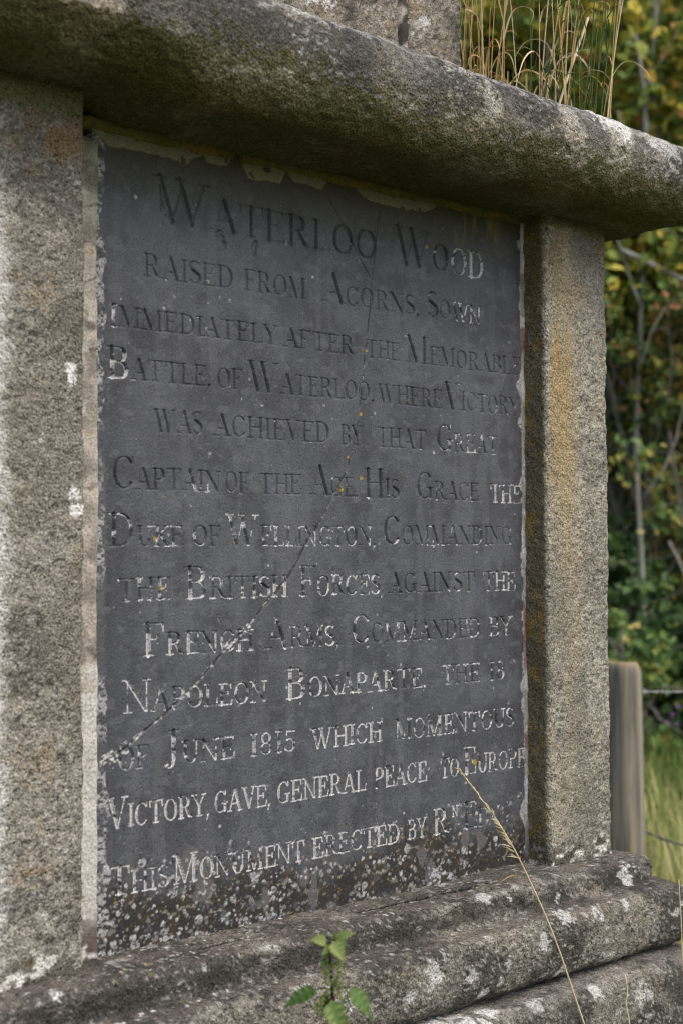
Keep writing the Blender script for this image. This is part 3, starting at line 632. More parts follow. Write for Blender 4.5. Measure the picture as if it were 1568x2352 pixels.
# mortar round the slate
def col_ml(P):
    c = np.tile(np.array([[0.325, 0.30, 0.26]], np.float32), (len(P), 1)); c *= (0.85 + 0.3 * fbm(P, 40, 400, 3))[:, None]
    z = P[:, 2]; n = fbm(P, 22, 402, 4)
    c = mix(c, (0.20, 0.21, 0.15), sm(z, 2.02, 2.12) * 0.8); c *= (0.7 + 0.6 * sm(fbm(P, 26, 403, 4), .35, .65))[:, None]
    c = mix(c, (0.05, 0.045, 0.035), sm(0.035 - np.abs(fbm(P, 19, 404, 3) - .5), 0, .02) * .5 * sm(fbm(P, 7, 409, 2), .45, .55))
    c = mix(c, (0.50, 0.495, 0.47), sm(n + 0.9 * sm(1.48 - z, -.12, .25) * 0.35, 0.62, 0.72) * 0.85)
    c = mix(c, (0.33, 0.24, 0.04), sm(fbm(P, 60, 405, 3), 0.72, 0.78) * 0.6)
    k = sm(1.06 - z + 0.05 * (n - .5), 0, .06)
    c = mix(c, (0.06, 0.035, 0.03), k * 0.85); c = mix(c, (0.62, 0.62, 0.6), k * speckle(P, 90, 0.55, 0.66, 407) * 0.8)
    c = mix(c, (0.04, 0.03, 0.03), speckle(P, 70, 0.80, 0.86, 408) * sm(1.3 - z, 0, .1))
    return c
slab('mortar_joint', 1.050, 1.1075, -0.006, 0.03, 0.955, 2.165, 0.0026, 410, col_ml, [(14, 0.004, 3), (60, 0.0015, 3)], MORTAR, mon, 0.004)
def col_mr(P):
    c = np.tile(np.array([[0.33, 0.32, 0.29]], np.float32), (len(P), 1)); z = P[:, 2]; n = fbm(P, 18, 420, 4)
    c = mix(c, (0.09, 0.10, 0.085), sm(z, 2.0, 2.1) * 0.5)
    c = mix(c, (0.56, 0.56, 0.56), sm(n, 0.42, 0.54) * 0.8)
    c = mix(c, (0.20, 0.10, 0.07), sm(fbm(P, 9, 424, 3), 0.56, 0.62) * 0.85)
    return mix(c, (0.05, 0.045, 0.04), sm(1.06 - z, 0, .06) * 0.8)
slab('mortar_joint', 2.038, 2.058, -0.003, 0.03, 0.955, 2.185, 0.0026, 430, col_mr, [(14, 0.005, 3), (70, 0.002, 3)], MORTAR, mon, 0.006)
# bead under the cornice
xsb = np.linspace(1.03, 2.06, 420)
th = np.linspace(-0.4, math.pi * 0.75, 9)
G = np.zeros((len(xsb), len(th), 3)); Pn = np.stack([xsb, xsb * 0, xsb * 0], 1)
rr = 0.014 + 0.010 * (fbm(Pn, 22, 440, 4) - 0.5)
gap = sm(np.abs(xsb - 1.366), 0.004, 0.008)
rr = rr * (0.35 + 0.65 * gap)
G[..., 0] = xsb[:, None]; G[..., 1] = 0.006 - rr[:, None] * np.sin(th)[None] * 1.0; G[..., 2] = 2.190 - rr[:, None] * (0.15 + np.cos(th)[None] * 0.85)
G, _ = rough(G, [(60, 0.0022, 3)], 445, False)
P = G.reshape(-1, 3).astype(np.float32)
c = np.tile(np.array([[0.13, 0.125, 0.045]], np.float32), (len(P), 1)); c *= (0.6 + 0.8 * fbm(P, 50, 446, 3))[:, None]
c = mix(c, (0.22, 0.16, 0.03), sm(fbm(P, 16, 447, 3), 0.52, 0.66) * 0.6)
mesh('mortar_bead', P, gridfaces(G.shape[0], G.shape[1])[:, ::-1], MORTAR, mon, col=c)


# ------------------------------------------------------------------ ground
GR, nt, b = newmat('rough_turf'); L = nt.links.new
tc = N(nt, 'ShaderNodeTexCoord'); nz = N(nt, 'ShaderNodeTexNoise'); nz.inputs['Scale'].default_value = 3.0; nz.inputs['Detail'].default_value = 8
cr = N(nt, 'ShaderNodeValToRGB'); e = cr.color_ramp.elements
e[0].position = .35; e[0].color = (0.028, 0.036, 0.012, 1); e[1].position = .65; e[1].color = (0.10, 0.095, 0.035, 1)
L(tc.outputs['Object'], nz.inputs['Vector']); L(nz.outputs['Fac'], cr.inputs[0]); L(cr.outputs[0], b.inputs['Base Color']); b.inputs['Roughness'].default_value = 0.95
g = np.concatenate([-np.geomspace(300, 9, 14), np.linspace(-8, 14, 90), np.geomspace(15, 300, 14)])
GX, GY = np.meshgrid(g, g, indexing='ij'); P = np.stack([GX.ravel(), GY.ravel(), np.zeros(GX.size)], 1).astype(np.float32)
P[:, 2] = 0.10 * (fbm(P, 0.5, 500, 3) - 0.5) * sm(np.hypot(P[:, 0] - CX, P[:, 1] - CY), 1.0, 3.0) - 0.01
P[:, 2] += 13 * sm((P[:, 0] - 7.3) * .6607 + (P[:, 1] - 3.75) * .7506, 5.2, 15)
gr = mesh('ground', P, gridfaces(len(g), len(g)), GR); gr['kind'] = 'structure'

EV = np.array([0.7506, -0.6607, 0.0]); GV = np.array([0.6607, 0.7506, 0.0])     # along the hedge, and into the wood
HO = np.array([7.30, 3.75, 0.0])
def hp(e, d, z): return HO + EV * e + GV * d + np.array([0, 0, z])

# ------------------------------------------------------------------ plant materials
LEAF_Y = ramp_mat('yellowing_leaf', [(0.0, (0.045, 0.08, 0.022)), (0.35, (0.14, 0.22, 0.045)), (0.62, (0.29, 0.33, 0.055)), (0.82, (0.55, 0.45, 0.06)), (0.94, (0.55, 0.42, 0.07)), (1.0, (0.38, 0.20, 0.04))], 0.55, 0.2)
LEAF_G = ramp_mat('green_leaf', [(0.0, (0.018, 0.036, 0.016)), (0.5, (0.075, 0.15, 0.042)), (0.85, (0.16, 0.25, 0.065)), (1.0, (0.30, 0.26, 0.05))], 0.5, 0.18)
LEAF_R = ramp_mat('russet_leaf', [(0.0, (0.022, 0.045, 0.012)), (0.5, (0.12, 0.19, 0.045)), (0.70, (0.34, 0.30, 0.06)), (0.80, (0.46, 0.21, 0.09)), (1.0, (0.55, 0.26, 0.13))], 0.55, 0.2)
LEAF_D = ramp_mat('wood_leaf', [(0.0, (0.020, 0.030, 0.012)), (0.55, (0.085, 0.125, 0.035)), (1.0, (0.26, 0.27, 0.06))], 0.6, 0.15)  # muted greens and olive for the foliage of the wood behind
BARK = ramp_mat('grey_bark', [(0.0, (0.05, 0.045, 0.035)), (0.5, (0.20, 0.19, 0.16)), (1.0, (0.40, 0.39, 0.36))], 0.9, 0, (30, (1, 1, 0.2), 0.8))
BARK_L = ramp_mat('lichened_bark', [(0.0, (0.05, 0.045, 0.03)), (0.45, (0.13, 0.11, 0.06)), (0.7, (0.28, 0.20, 0.04)), (1.0, (0.34, 0.27, 0.07))], 0.9, 0, (14, (1, 1, 1), 0.9))
STRAW = ramp_mat('dry_grass', [(0.0, (0.035, 0.075, 0.012)), (0.25, (0.10, 0.14, 0.03)), (0.45, (0.46, 0.28, 0.09)), (0.75, (0.66, 0.50, 0.25)), (1.0, (0.78, 0.68, 0.48))], 0.6, 0.2)
MEADOW = ramp_mat('meadow_blade', [(0.0, (0.06, 0.12, 0.02)), (0.4, (0.20, 0.29, 0.05)), (0.65, (0.46, 0.45, 0.18)), (1.0, (0.68, 0.60, 0.34))], 0.6, 0.3)
WOOD = ramp_mat('weathered_post_wood', [(0.0, (0.035, 0.032, 0.026)), (0.4, (0.155, 0.146, 0.12)), (0.72, (0.27, 0.25, 0.20)), (1.0, (0.30, 0.20, 0.07))], 0.85, 0, (80, (1, 1, 0.03), 1.7))
WIRE = ramp_mat('galvanised_wire', [(0.0, (0.035, 0.035, 0.04)), (1.0, (0.46, 0.46, 0.48))], 0.45, 0, (60, (1, 1, 1), 0.8), 0.6)
NETTLE = ramp_mat('nettle_green', [(0.0, (0.045, 0.020, 0.035)), (0.25, (0.07, 0.05, 0.05)), (0.3, (0.025, 0.065, 0.012)), (0.7, (0.075, 0.15, 0.028)), (1.0, (0.30, 0.34, 0.12))], 0.5, 0.25)
PETAL = ramp_mat('flower_petal', [(0.0, (0.36, 0.16, 0.52)), (0.45, (0.48, 0.26, 0.62)), (0.55, (0.75, 0.62, 0.14)), (1.0, (0.80, 0.72, 0.40))], 0.6, 0.3)

# ------------------------------------------------------------------ leaves and trees
def leaf_cloud(mb, centres, n, size, spread, tint0=0.5, tvar=0.22, upish=0.8, rng=RNG):
    """n folded leaves around the given clump centres (x, y, z, radius, tint shift)"""
    C = np.array(centres); w = C[:, 3] ** 2; k = rng.choice(len(C), n, p=w / w.sum())
    d = rng.normal(size=(n, 3)); d /= np.linalg.norm(d, axis=1, keepdims=True) + 1e-9
    rad = C[k, 3] * rng.random(n) ** 0.45 * spread
    B = C[k, :3] + d * rad[:, None] * np.array([1, 1, 0.8])
    ax = rng.normal(size=(n, 3)); ax[:, 2] -= 0.35; ax /= np.linalg.norm(ax, axis=1, keepdims=True)
    nr = rng.normal(size=(n, 3)) * 0.75; nr[:, 2] += upish * 1.5; nr -= GV * upish * 1.5      # leaves turn up and out to the open field
    sd_ = np.cross(ax, nr); sd_ /= np.linalg.norm(sd_, axis=1, keepdims=True) + 1e-9
    nr = np.cross(sd_, ax)
    L_ = size * rng.uniform(0.55, 1.25, n)[:, None]; W_ = L_ * rng.uniform(0.28, 0.42, n)[:, None]
    v0 = B; v1 = B + ax * L_ * .30 + sd_ * W_ + nr * L_ * .12; v2 = B + ax * L_ * .32 - nr * L_ * 0.02; v3 = B + ax * L_ * .30 - sd_ * W_ + nr * L_ * .12
    v4 = B + ax * L_ * .68 + sd_ * W_ * .72 + nr * L_ * .08; v5 = B + ax * L_ * .68 - sd_ * W_ * .72 + nr * L_ * .08; v6 = B + ax * L_ - nr * L_ * .10
    V = np.stack([v0, v1, v2, v3, v4, v5, v6], 1).reshape(-1, 3); o = np.arange(n)[:, None] * 7
    Q = np.concatenate([o + np.array([[2, 1, 4, 6]]), o + np.array([[2, 6, 5, 3]])]); T = np.concatenate([o + np.array([[0, 1, 2]]), o + np.array([[0, 2, 3]])])
    t = np.clip(tint0 + C[k, 4] + rng.normal(size=n) * tvar, 0, 1)
    mb.add(V, Q, T, np.repeat(t, 7))
def wander(p, q, n, amp, rng=RNG):
    t = np.linspace(0, 1, n)[:, None]; p = np.array(p, float); q = np.array(q, float)
    off = np.cumsum(rng.normal(size=(n, 3)), 0); off -= off[0] + (off[-1] - off[0]) * t
    return p + (q - p) * t + off * amp
def tree(name, label, cat, base, h, crown, n, size, leaf, bark=BARK, tint=.5, tvar=.22, trunk=(0.07, 0.02), nb=16, lean=(0, 0), group=None, clumps=40, blobs=None, btint=.5, spread=1.0):
    """crown = (centre z, radius across, radius up); limbs reach from the trunk to the leaf clumps"""
    t = thing(name, label, cat, tuple(base), group)
    base = np.array(base, float); topp = base + np.array([lean[0], lean[1], h])
    tr = wander(base - np.array([0, 0, .05]), topp, 14, 0.035 * h / 4)
    m = MB(); m.tube(tr, np.linspace(trunk[0], trunk[1], 14), 8, btint)
    cz, rx, rz = crown; cc = []
    for i in range(clumps):
        d = RNG.normal(size=3); d /= np.linalg.norm(d); r = RNG.random() ** 0.28
        p = base + np.array([lean[0] * cz / h, lean[1] * cz / h, cz]) + d * r * np.array([rx, rx, rz])
        p[2] = max(p[2], 0.25)
        cc.append((*p, RNG.uniform(.16, .42) * rx * .8, RNG.uniform(-.16, .16)))
    for i in range(nb):
        q = np.array(cc[i % len(cc)][:3]); zz = np.clip((q[2] - base[2]) * RNG.uniform(.35, .8), .2, h * .95)
        k = int(np.clip(zz / h * 13, 1, 12)); br = wander(tr[k], q, 9, 0.03)
        m.tube(br, np.linspace(trunk[0] * .38 * (1 - k / 16), .004, 9), 5, btint)
        for j in range(3):
            a = br[RNG.integers(4, 9)]; m.tube(wander(a, a + RNG.normal(size=3) * .28, 5, .015), np.linspace(.006, .002, 5), 4, btint)
    m.build('trunk', bark, t)
    lm = MB(); leaf_cloud(lm, cc, n, size, spread, tint, tvar); lm.build('crown', leaf, t, smooth=False)
    return t
# the maple with yellowing leaves, its neighbours and the brambles at the wood's edge
tree('maple_tree', 'tall leafy maple turning yellow behind the dry grass on the cornice', 'tree', hp(-.35, 1.0, 0), 5.4, (4.5, 1.35, 1.6), 7500, .105, LEAF_Y, tint=.56, tvar=.20, clumps=85, spread=1.05)
tree('maple_tree', 'yellow and green maple at the upper right edge, behind the pale sapling', 'tree', hp(.95, .9, 0), 5.6, (4.1, 1.25, 1.6), 7000, .105, LEAF_Y, tint=.58, tvar=.20, clumps=85, spread=1.05)
tree('hawthorn_bush', 'hawthorn with russet orange and green leaves just right of the pale pier', 'bush', hp(.25, .35, 0), 3.2, (2.95, .75, .62), 3000, .065, LEAF_R, tint=.47, tvar=.24, trunk=(.04, .012), clumps=34, nb=22, bark=BARK, btint=.35)
tree('maple_tree', 'young light green maple between the russet hawthorn and the cornice', 'tree', hp(.15, .75, 0), 4.2, (3.35, 1.0, .85), 4800, .09, LEAF_Y, tint=.48, tvar=.22, clumps=44, trunk=(.04, .015))
tree('hazel_bush', 'loose mid green bush filling the gap under the russet hawthorn', 'bush', hp(.2, .8, 0), 2.6, (1.95, .95, .70), 2600, .085, LEAF_G, tint=.62, tvar=.24, clumps=40, trunk=(.03, .01))
tree('elder_bush', 'bare looking bush with yellow lichened branches over the dark gap in the wood', 'bush', hp(.45, .15, 0), 2.7, (2.25, .85, .5), 1100, .065, LEAF_G, BARK_L, tint=.75, tvar=.25, trunk=(.045, .014), clumps=26, nb=26, btint=.66)
tree('holly_bush', 'dark green bush low in the wood behind the wooden post', 'bush', hp(-.25, .25, 0), 1.5, (1.15, .60, .68), 5500, .075, LEAF_G, tint=.45, tvar=.2, trunk=(.03, .01), clumps=34)
tree('bramble_bush', 'low bramble with mid green leaves reaching the right edge above the wire', 'bush', hp(.55, -.05, 0), 1.2, (.80, .75, .55), 5200, .075, LEAF_G, tint=.50, tvar=.22, trunk=(.02, .008), clumps=34)
tree('bramble_bush', 'small bright green bramble right behind the top of the wooden post', 'bush', hp(-.15, -.5, 0), 1.1, (.78, .42, .40), 1500, .065, LEAF_G, tint=.70, tvar=.18, trunk=(.016, .008), clumps=24)
tree('oak_tree', 'oak with dull green crown standing farther back in the wood', 'tree', hp(-2.2, 1.8, 0), 6.5, (5.0, 1.9, 1.9), 6000, .10, LEAF_Y, tint=.35, tvar=.2, trunk=(.12, .03), clumps=50)

# the pale sapling whose forked bare stem stands in front of the maples
sp = thing('ash_sapling', 'pale grey bare sapling with a forked thin stem before the yellow leaves', 'sapling', tuple(hp(.12, -.05, 0)))
m = MB()
stemp = [hp(.10, -.05, -.05), hp(.09, -.05, .8), hp(.07, -.04, 1.5), hp(.05, -.02, 2.2), hp(.08, -.02, 2.9), hp(.11, 0, 3.5), hp(.13, .0, 4.05), hp(.14, .02, 4.45), hp(.20, .03, 4.9), hp(.23, .04, 5.6), hp(.30, .05, 6.2)]
q = resample(stemp, .08); m.tube(q, np.linspace(.018, .010, len(q)), 7, .75)
for pp, r0, r1 in (([hp(.135, .0, 4.2), hp(.12, -.02, 4.5), hp(.07, -.03, 4.85), hp(.04, -.04, 5.4), hp(.0, -.05, 5.9)], .018, .008),
                   ([hp(.12, 0, 3.95), hp(.02, -.05, 4.15), hp(-.06, -.08, 4.35)], .010, .004),
                   ([hp(.09, -.02, 3.1), hp(-.03, -.06, 3.42), hp(-.10, -.1, 3.6)], .012, .005),
                   ([hp(-.05, -.1, 3.46), hp(.10, -.1, 3.38), hp(.25, -.12, 3.30), hp(.40, -.14, 3.22)], .016, .014),
                   ([hp(.14, 0, 4.5), hp(.3, .04, 4.8), hp(.42, .04, 5.0)], .008, .003), ([hp(.09, -.05, 1.9), hp(.24, -.1, 2.15), hp(.34, -.1, 2.5)], .008, .003),
                   ([hp(.16, 0, 4.6), hp(.27, .02, 5.3), hp(.36, 0, 6.0)], .006, .003), ([hp(.48, -.12, 4.1), hp(.40, -.1, 4.9), hp(.44, -.1, 5.6)], .007, .003)):
    q = resample(pp, .06); m.tube(q + RNG.normal(size=q.shape) * .003, np.linspace(r0, r1, len(q)), 6, .9)
m.build('trunk', BARK, sp)
lm = MB(); leaf_cloud(lm, [(*hp(.05, -.1, 5.3), .3, 0), (*hp(.3, -.05, 5.6), .3, .1)], 90, .07, 1, .6); lm.build('crown', LEAF_Y, sp, smooth=False)

# arching bare stems in the dark gap
for lab, pts, r0, tn in (('pale curved dead bramble stem arching down through the dark green leaves', [(.15, -.45, 1.62), (.24, -.45, 1.42), (.29, -.45, 1.2), (.33, -.45, .95), (.34, -.45, .5), (.34, -.45, 0)], .013, .62),
                     ('brown leaning dead stem in the dark gap at the right edge', [(.22, -.2, 2.3), (.27, -.2, 1.9), (.33, -.2, 1.6), (.42, -.2, 1.2), (.5, -.2, .6), (.55, -.2, 0)], .014, .3)):
    m = MB(); q = resample([hp(*p) for p in pts], .05); m.tube(q + RNG.normal(size=q.shape) * .002, np.linspace(.6 * r0, r0, len(q)), 7, tn)
    o = m.build('dead_stem', BARK); tag(o, lab, 'stem')

# the wood behind, one mass
wm = MB(); cl = []
for i in range(600):
    e_, d_ = RNG.uniform(-8, 6.5), RNG.uniform(2.4, 5.0); z_ = RNG.uniform(0, 9.5)
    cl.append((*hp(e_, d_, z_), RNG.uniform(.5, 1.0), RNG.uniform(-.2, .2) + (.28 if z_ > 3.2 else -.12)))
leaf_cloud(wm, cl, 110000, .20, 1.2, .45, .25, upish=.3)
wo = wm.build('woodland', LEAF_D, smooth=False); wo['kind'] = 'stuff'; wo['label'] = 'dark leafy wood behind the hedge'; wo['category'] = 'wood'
for i, (e_, d_, lab) in enumerate(((.15, 2.0, 'slim dark tree trunk seen in the gap right of the pier'), (.62, 2.3, 'thicker dark trunk deep in the wood near the right edge'))):
    m = MB(); q = wander(hp(e_, d_, -.05), hp(e_ + .1, d_, 6.5), 14, .03); m.tube(q, np.linspace(.09 + .03 * i, .05, 14), 8, .12)
    t = thing('wood_tree', lab, 'tree', tuple(hp(e_, d_, 0))); m.build('trunk', BARK, t)
    lm = MB(); leaf_cloud(lm, [(*(q[10 + j % 4] + RNG.normal(size=3) * .7), .5, 0) for j in range(10)], 900, .12, 1, .5); lm.build('crown', LEAF_D, t, smooth=False)

# ------------------------------------------------------------------ meadow grass
def blades(n, xf, hmin, hmax, wid, tfun, seed):
    rng = np.random.default_rng(seed); B = xf(rng, n)
    a = rng.uniform(0, 2 * np.pi, n); dirv = np.stack([np.cos(a), np.sin(a), 0 * a], 1); h = rng.uniform(hmin, hmax, n)[:, None]; bend = rng.uniform(.1, .75, n)[:, None]
    w = wid * rng.uniform(.6, 1.3, n)[:, None]; side = np.stack([-np.sin(a), np.cos(a), 0 * a], 1)
    up = np.array([[0, 0, 1.0]]); V = []
    for k, s in enumerate((0, .35, .7)):
        c_ = B + up * h * s * (1 - .25 * bend * s) + dirv * h * bend * s * s; V += [c_ - side * w * (1 - .4 * s), c_ + side * w * (1 - .4 * s)]
    V.append(B + up * h * (1 - .3 * bend) + dirv * h * bend)
    V = np.stack(V, 1).reshape(-1, 3); o = np.arange(n)[:, None] * 7
    return V, np.concatenate([o + np.array([[0, 1, 3, 2]]), o + np.array([[2, 3, 5, 4]])]), o + np.array([[4, 5, 6]]), np.repeat(tfun(rng, B), 7)
mb = MB()
def near(rng, n):
    e_ = rng.uniform(-2.6, 2.4, n); d_ = rng.uniform(-4.6, .3, n); return HO + EV * e_[:, None] + GV * d_[:, None]
mb.add(*blades(17000, near, .25, .62, .0035, lambda r, B: np.clip(.44 - .075 * ((B - HO) @ GV) + r.normal(size=len(B)) * .25, 0, 1), 20))
def verge(rng, n):
    e_ = rng.uniform(-2.6, 2.4, n); d_ = rng.uniform(-1.3, .2, n); return HO + EV * e_[:, None] + GV * d_[:, None]
mb.add(*blades(5000, verge, .2, .65, .005, lambda r, B: np.clip(.25 + r.normal(size=len(B)) * .2, 0, 1), 21))
def ring(rng, n):
    a = rng.uniform(0, 2 * np.pi, n); r_ = rng.uniform(0, 1.3, n)
    k = np.maximum(np.abs(np.cos(a)), np.abs(np.sin(a))); rr_ = (HS + .15) / k + r_ ** 1.2
    return np.stack([CX + rr_ * np.cos(a), CY + rr_ * np.sin(a), 0 * a], 1)
mb.add(*blades(9000, ring, .10, .42, .003, lambda r, B: np.clip(.4 + r.normal(size=len(B)) * .28, 0, 1), 22))
go = mb.build('meadow_grass', MEADOW, smooth=False); go['kind'] = 'stuff'; go['label'] = 'long pale meadow grass around the monument and fence'; go['category'] = 'grass'

# ------------------------------------------------------------------ fence post and barbed wire
fp = thing('fence_post', 'round weathered wooden fence post with chamfered top behind the pale pier', 'post', (3.735, 1.07, 0))
zs_ = np.concatenate([np.linspace(-.1, 1.165, 60), [1.178, 1.190, 1.198, 1.200]]); th = np.linspace(0, 2 * np.pi, 40, endpoint=False)
G = np.zeros((40, len(zs_), 3)); R0 = 0.0615 + 0.0025 * np.sin(3 * th + 1) + 0.0015 * np.sin(7 * th); taper = np.concatenate([np.ones(60), [.99, .965, .91, .80]])
lx = 0.016 * (zs_ - 1.2) / 1.2
G[..., 0] = 3.735 + R0[:, None] * np.cos(th)[:, None] * taper[None] - lx[None] * .75; G[..., 1] = 1.07 + R0[:, None] * np.sin(th)[:, None] * taper[None] + lx[None] * .66; G[..., 2] = zs_[None]
G[..., 2] -= (G[..., 0] - 3.735) * .45 * sm(zs_, 1.12, 1.2)[None] * (G[..., 0] > 3.735)
G, _ = rough(G, [(30, .0015, 2)], 610)
V = G.reshape(-1, 3); V = np.vstack([V, G[:, -1].mean(0, keepdims=True)]); k = len(V) - 1; i = np.arange(40)
P = V.astype(np.float32)
tint = .50 + .30 * (fbm(P * np.array([1, 1, .05], np.float32), 30, 611, 3) - .5) * 2 + .35 * sm(P[:, 2], .85, 1.15) * sm(fbm(P * np.array([1, 1, .15], np.float32), 16, 612, 3), .4, .6) + .3 * sm(P[:, 2], 1.17, 1.195)
mesh('shaft', V, [gridfaces(40, len(zs_), True), np.stack([i * len(zs_) + len(zs_) - 1, ((i + 1) % 40) * len(zs_) + len(zs_) - 1, np.full(40, k)], 1)], WOOD, fp, tint=np.clip(tint, 0, 1))
for z_ in (1.10, .645):
    m = MB()
    c_ = np.array([3.735 + .052, 1.07 - .036, z_]); dd_ = np.array([.8, -.6, 0])
    m.tube(resample([c_ + np.array([0, 0, .012]), c_ + dd_ * .012 + np.array([0, 0, .006]), c_ + dd_ * .012 - np.array([0, 0, .006]), c_ - np.array([0, 0, .012])], .003), .0018, 5, .4)
    m.build('staple', WIRE, fp)
def barbed(pts, label, step, tn, rad=.0017):
    q = resample(pts, .006); n = len(q); s = np.arange(n) * .006
    T = np.gradient(q, axis=0); T /= np.linalg.norm(T, axis=1, keepdims=True); A = np.cross(T, [0, 0, 1.0]); A /= np.linalg.norm(A, axis=1, keepdims=True); Bv = np.cross(T, A)
    root = thing('barbed_wire', label, 'wire', tuple(q[0])); m = MB()
    for ph in (0, math.pi):
        m.tube(q + .0016 * (np.cos(s * 90 + ph)[:, None] * A + np.sin(s * 90 + ph)[:, None] * Bv), rad, 5, tn)
    m.build('strand', WIRE, root)
    for s0 in np.arange(.075, s[-1], step):
        k = int(s0 / .006); bm_ = MB()
        th = np.linspace(0, 4.5 * math.pi, 26); coil = q[k] + T[k] * ((th / th[-1] - .5) * .014)[:, None] + .0034 * (np.cos(th)[:, None] * A[k] + np.sin(th)[:, None] * Bv[k])
        bm_.tube(coil, .0012, 5, tn + .1)
        for sg in (-1, 1):
            for u_ in ((A[k] * .7 + Bv[k] * .7), (A[k] * .7 - Bv[k] * .7)):
                c_ = q[k] + T[k] * sg * .006; bm_.tube([c_ - u_ * .002, c_ + sg * u_ * .009, c_ + sg * u_ * .017 + T[k] * .003 * sg], [.0012, .0011, .0004], 4, tn + .1)
        bm_.build('barb', WIRE, root)
barbed([(3.787, 1.034, 1.100), (3.91, .907, 1.101), (4.3, .56, 1.108), (5.0, -.06, 1.12), (5.7, -.68, 1.135)], 'pale barbed wire running right from near the top of the post', .105, .75)
barbed([(3.787, 1.034, .650), (3.919, .919, .595), (4.3, .585, .52), (5.0, -.03, .45), (5.7, -.66, .46)], 'slack dark barbed wire sagging from low on the post', .11, -.25, .0024)

# ------------------------------------------------------------------ wild flowers at the hedge
def flower_plant(name, label, base, heads, size, tn, hname):
    t = thing(name, label, 'flower', tuple(base)); m = MB()
    for h_ in heads:
        h_ = np.array(h_); m.tube(resample([np.array(base), base + (h_ - base) * np.array([.3, .3, .55]), h_], .04), .0025, 5, .45)
    m.build('stem', LEAF_G, t)
    for h_ in heads:
        f_ = MB()
        for r_ in range(16):
            a = r_ * 2.4; el = RNG.uniform(.1, 1.3); d_ = np.array([math.cos(a) * math.cos(el), math.sin(a) * math.cos(el), math.sin(el)]); s_ = np.cross(d_, [0, 0, 1.0]); s_ /= np.linalg.norm(s_) + 1e-6
            L_ = size * RNG.uniform(.7, 1.1); c_ = np.array(h_)
            f_.add([c_, c_ + d_ * L_ * .6 + s_ * L_ * .22, c_ + d_ * L_, c_ + d_ * L_ * .6 - s_ * L_ * .22], [[0, 1, 2, 3]], None, tn + RNG.uniform(-.12, .12))
        f_.build(hname, PETAL, t, smooth=False)
hb = np.array([6.30, 2.68, 0.0])
flower_plant('purple_wildflower', 'small purple wildflower above the grass at the right edge', hb, [hb + EV * e_ + np.array([0, 0, z_]) for e_, z_ in ((.0, .735), (-.03, .69), (-.055, .65), (-.01, .64), (.06, .70))], .020, .22, 'flower_head')
hb = np.array([5.87, 2.65, 0.0])
flower_plant('yellow_wildflower', 'pale yellow flower heads just above the wooden post', hb, [hb + EV * e_ + np.array([0, 0, z_]) for e_, z_ in ((.0, 1.162), (.03, 1.17), (-.03, 1.10))], .036, .85, 'flower_head')
hb = np.array([6.53, 3.08, 0.0])
flower_plant('cream_wildflower', 'single cream flower head in the dark leaves right of the pier', hb, [hb + np.array([.0, 0, 1.655])], .040, .97, 'flower_head')

# ------------------------------------------------------------------ dry grass growing on the cornice ledge
tf = thing('grass_tuft', 'tall dry straw coloured grass tuft growing on top of the cornice', 'grass', (2.16, .05, 2.37))
rg = np.random.default_rng(11)
def ribbon(mb, path, w, tint, up=(0, 0, 1)):
    path = np.array(path); n = len(path); T = np.gradient(path, axis=0); T /= np.linalg.norm(T, axis=1, keepdims=True) + 1e-9
    S = np.cross(T, np.array(up) + rg.normal(size=3) * .6); S /= np.linalg.norm(S, axis=1, keepdims=True) + 1e-9
    ww = w * np.sin(np.linspace(.5, math.pi * .98, n))[:, None]; Nn = np.cross(S, T)
    V = np.stack([path - S * ww, path - Nn * ww * .35, path + S * ww], 1).reshape(-1, 3); i = np.arange(n - 1)[:, None] * 3
    mb.add(V, np.concatenate([i + np.array([[0, 1, 4, 3]]), i + np.array([[1, 2, 5, 4]])]), None, tint)
for k in range(46):
    f_ = rg.random(); x0 = 2.055 + .115 * f_ + rg.normal() * .012; y0 = rg.uniform(-.14, .30); z0 = 2.355
    h_ = rg.uniform(.28, .52); lean = np.array([.0 + .13 * f_ + rg.normal() * .06, .0 - .10 * f_ + rg.normal() * .06]) * h_ * .9
    p = resample([(x0, y0, z0), (x0 + lean[0] * .25, y0 + lean[1] * .25, z0 + h_ * .36), (x0 + lean[0] * .62, y0 + lean[1] * .62, z0 + h_ * .72), (x0 + lean[0] * 1.0, y0 + lean[1] * 1.0, z0 + h_)], .012)
    tn = rg.uniform(.45, 1.0) if rg.random() < .68 else rg.uniform(0, .25)
    m = MB(); m.tube(p, np.linspace(rg.uniform(.0009, .0018), .0006, len(p)), 5, tn); m.build('stalk', STRAW, tf)
    if k < 46:
        for j in range(2):
            b_ = MB()
            i0 = int(len(p) * rg.uniform(.05, .8)); a = rg.uniform(-3.14, 3.14); L_ = rg.uniform(.04, .12); s_ = p[i0]; dv = np.array([math.cos(a), math.sin(a), 0])
            curl = rg.uniform(-.1, 1.3); hh_ = L_ * rg.uniform(.3, 1.5)
            q = resample([s_, s_ + dv * L_ * .25 + np.array([0, 0, hh_ * .8]), s_ + dv * L_ * .6 + np.array([0, 0, hh_]), s_ + dv * L_ * .9 + np.array([0, 0, hh_ - L_ * .35 * curl]), s_ + dv * L_ * (.95 - .2 * curl) + np.array([0, 0, hh_ - L_ * .9 * curl])], .006)
            ribbon(b_, q, rg.uniform(.0010, .0022), np.clip(tn + rg.uniform(-.12, .1), .5, 1) if tn > .3 else tn + .05)
            b_.build('blade', STRAW, tf)
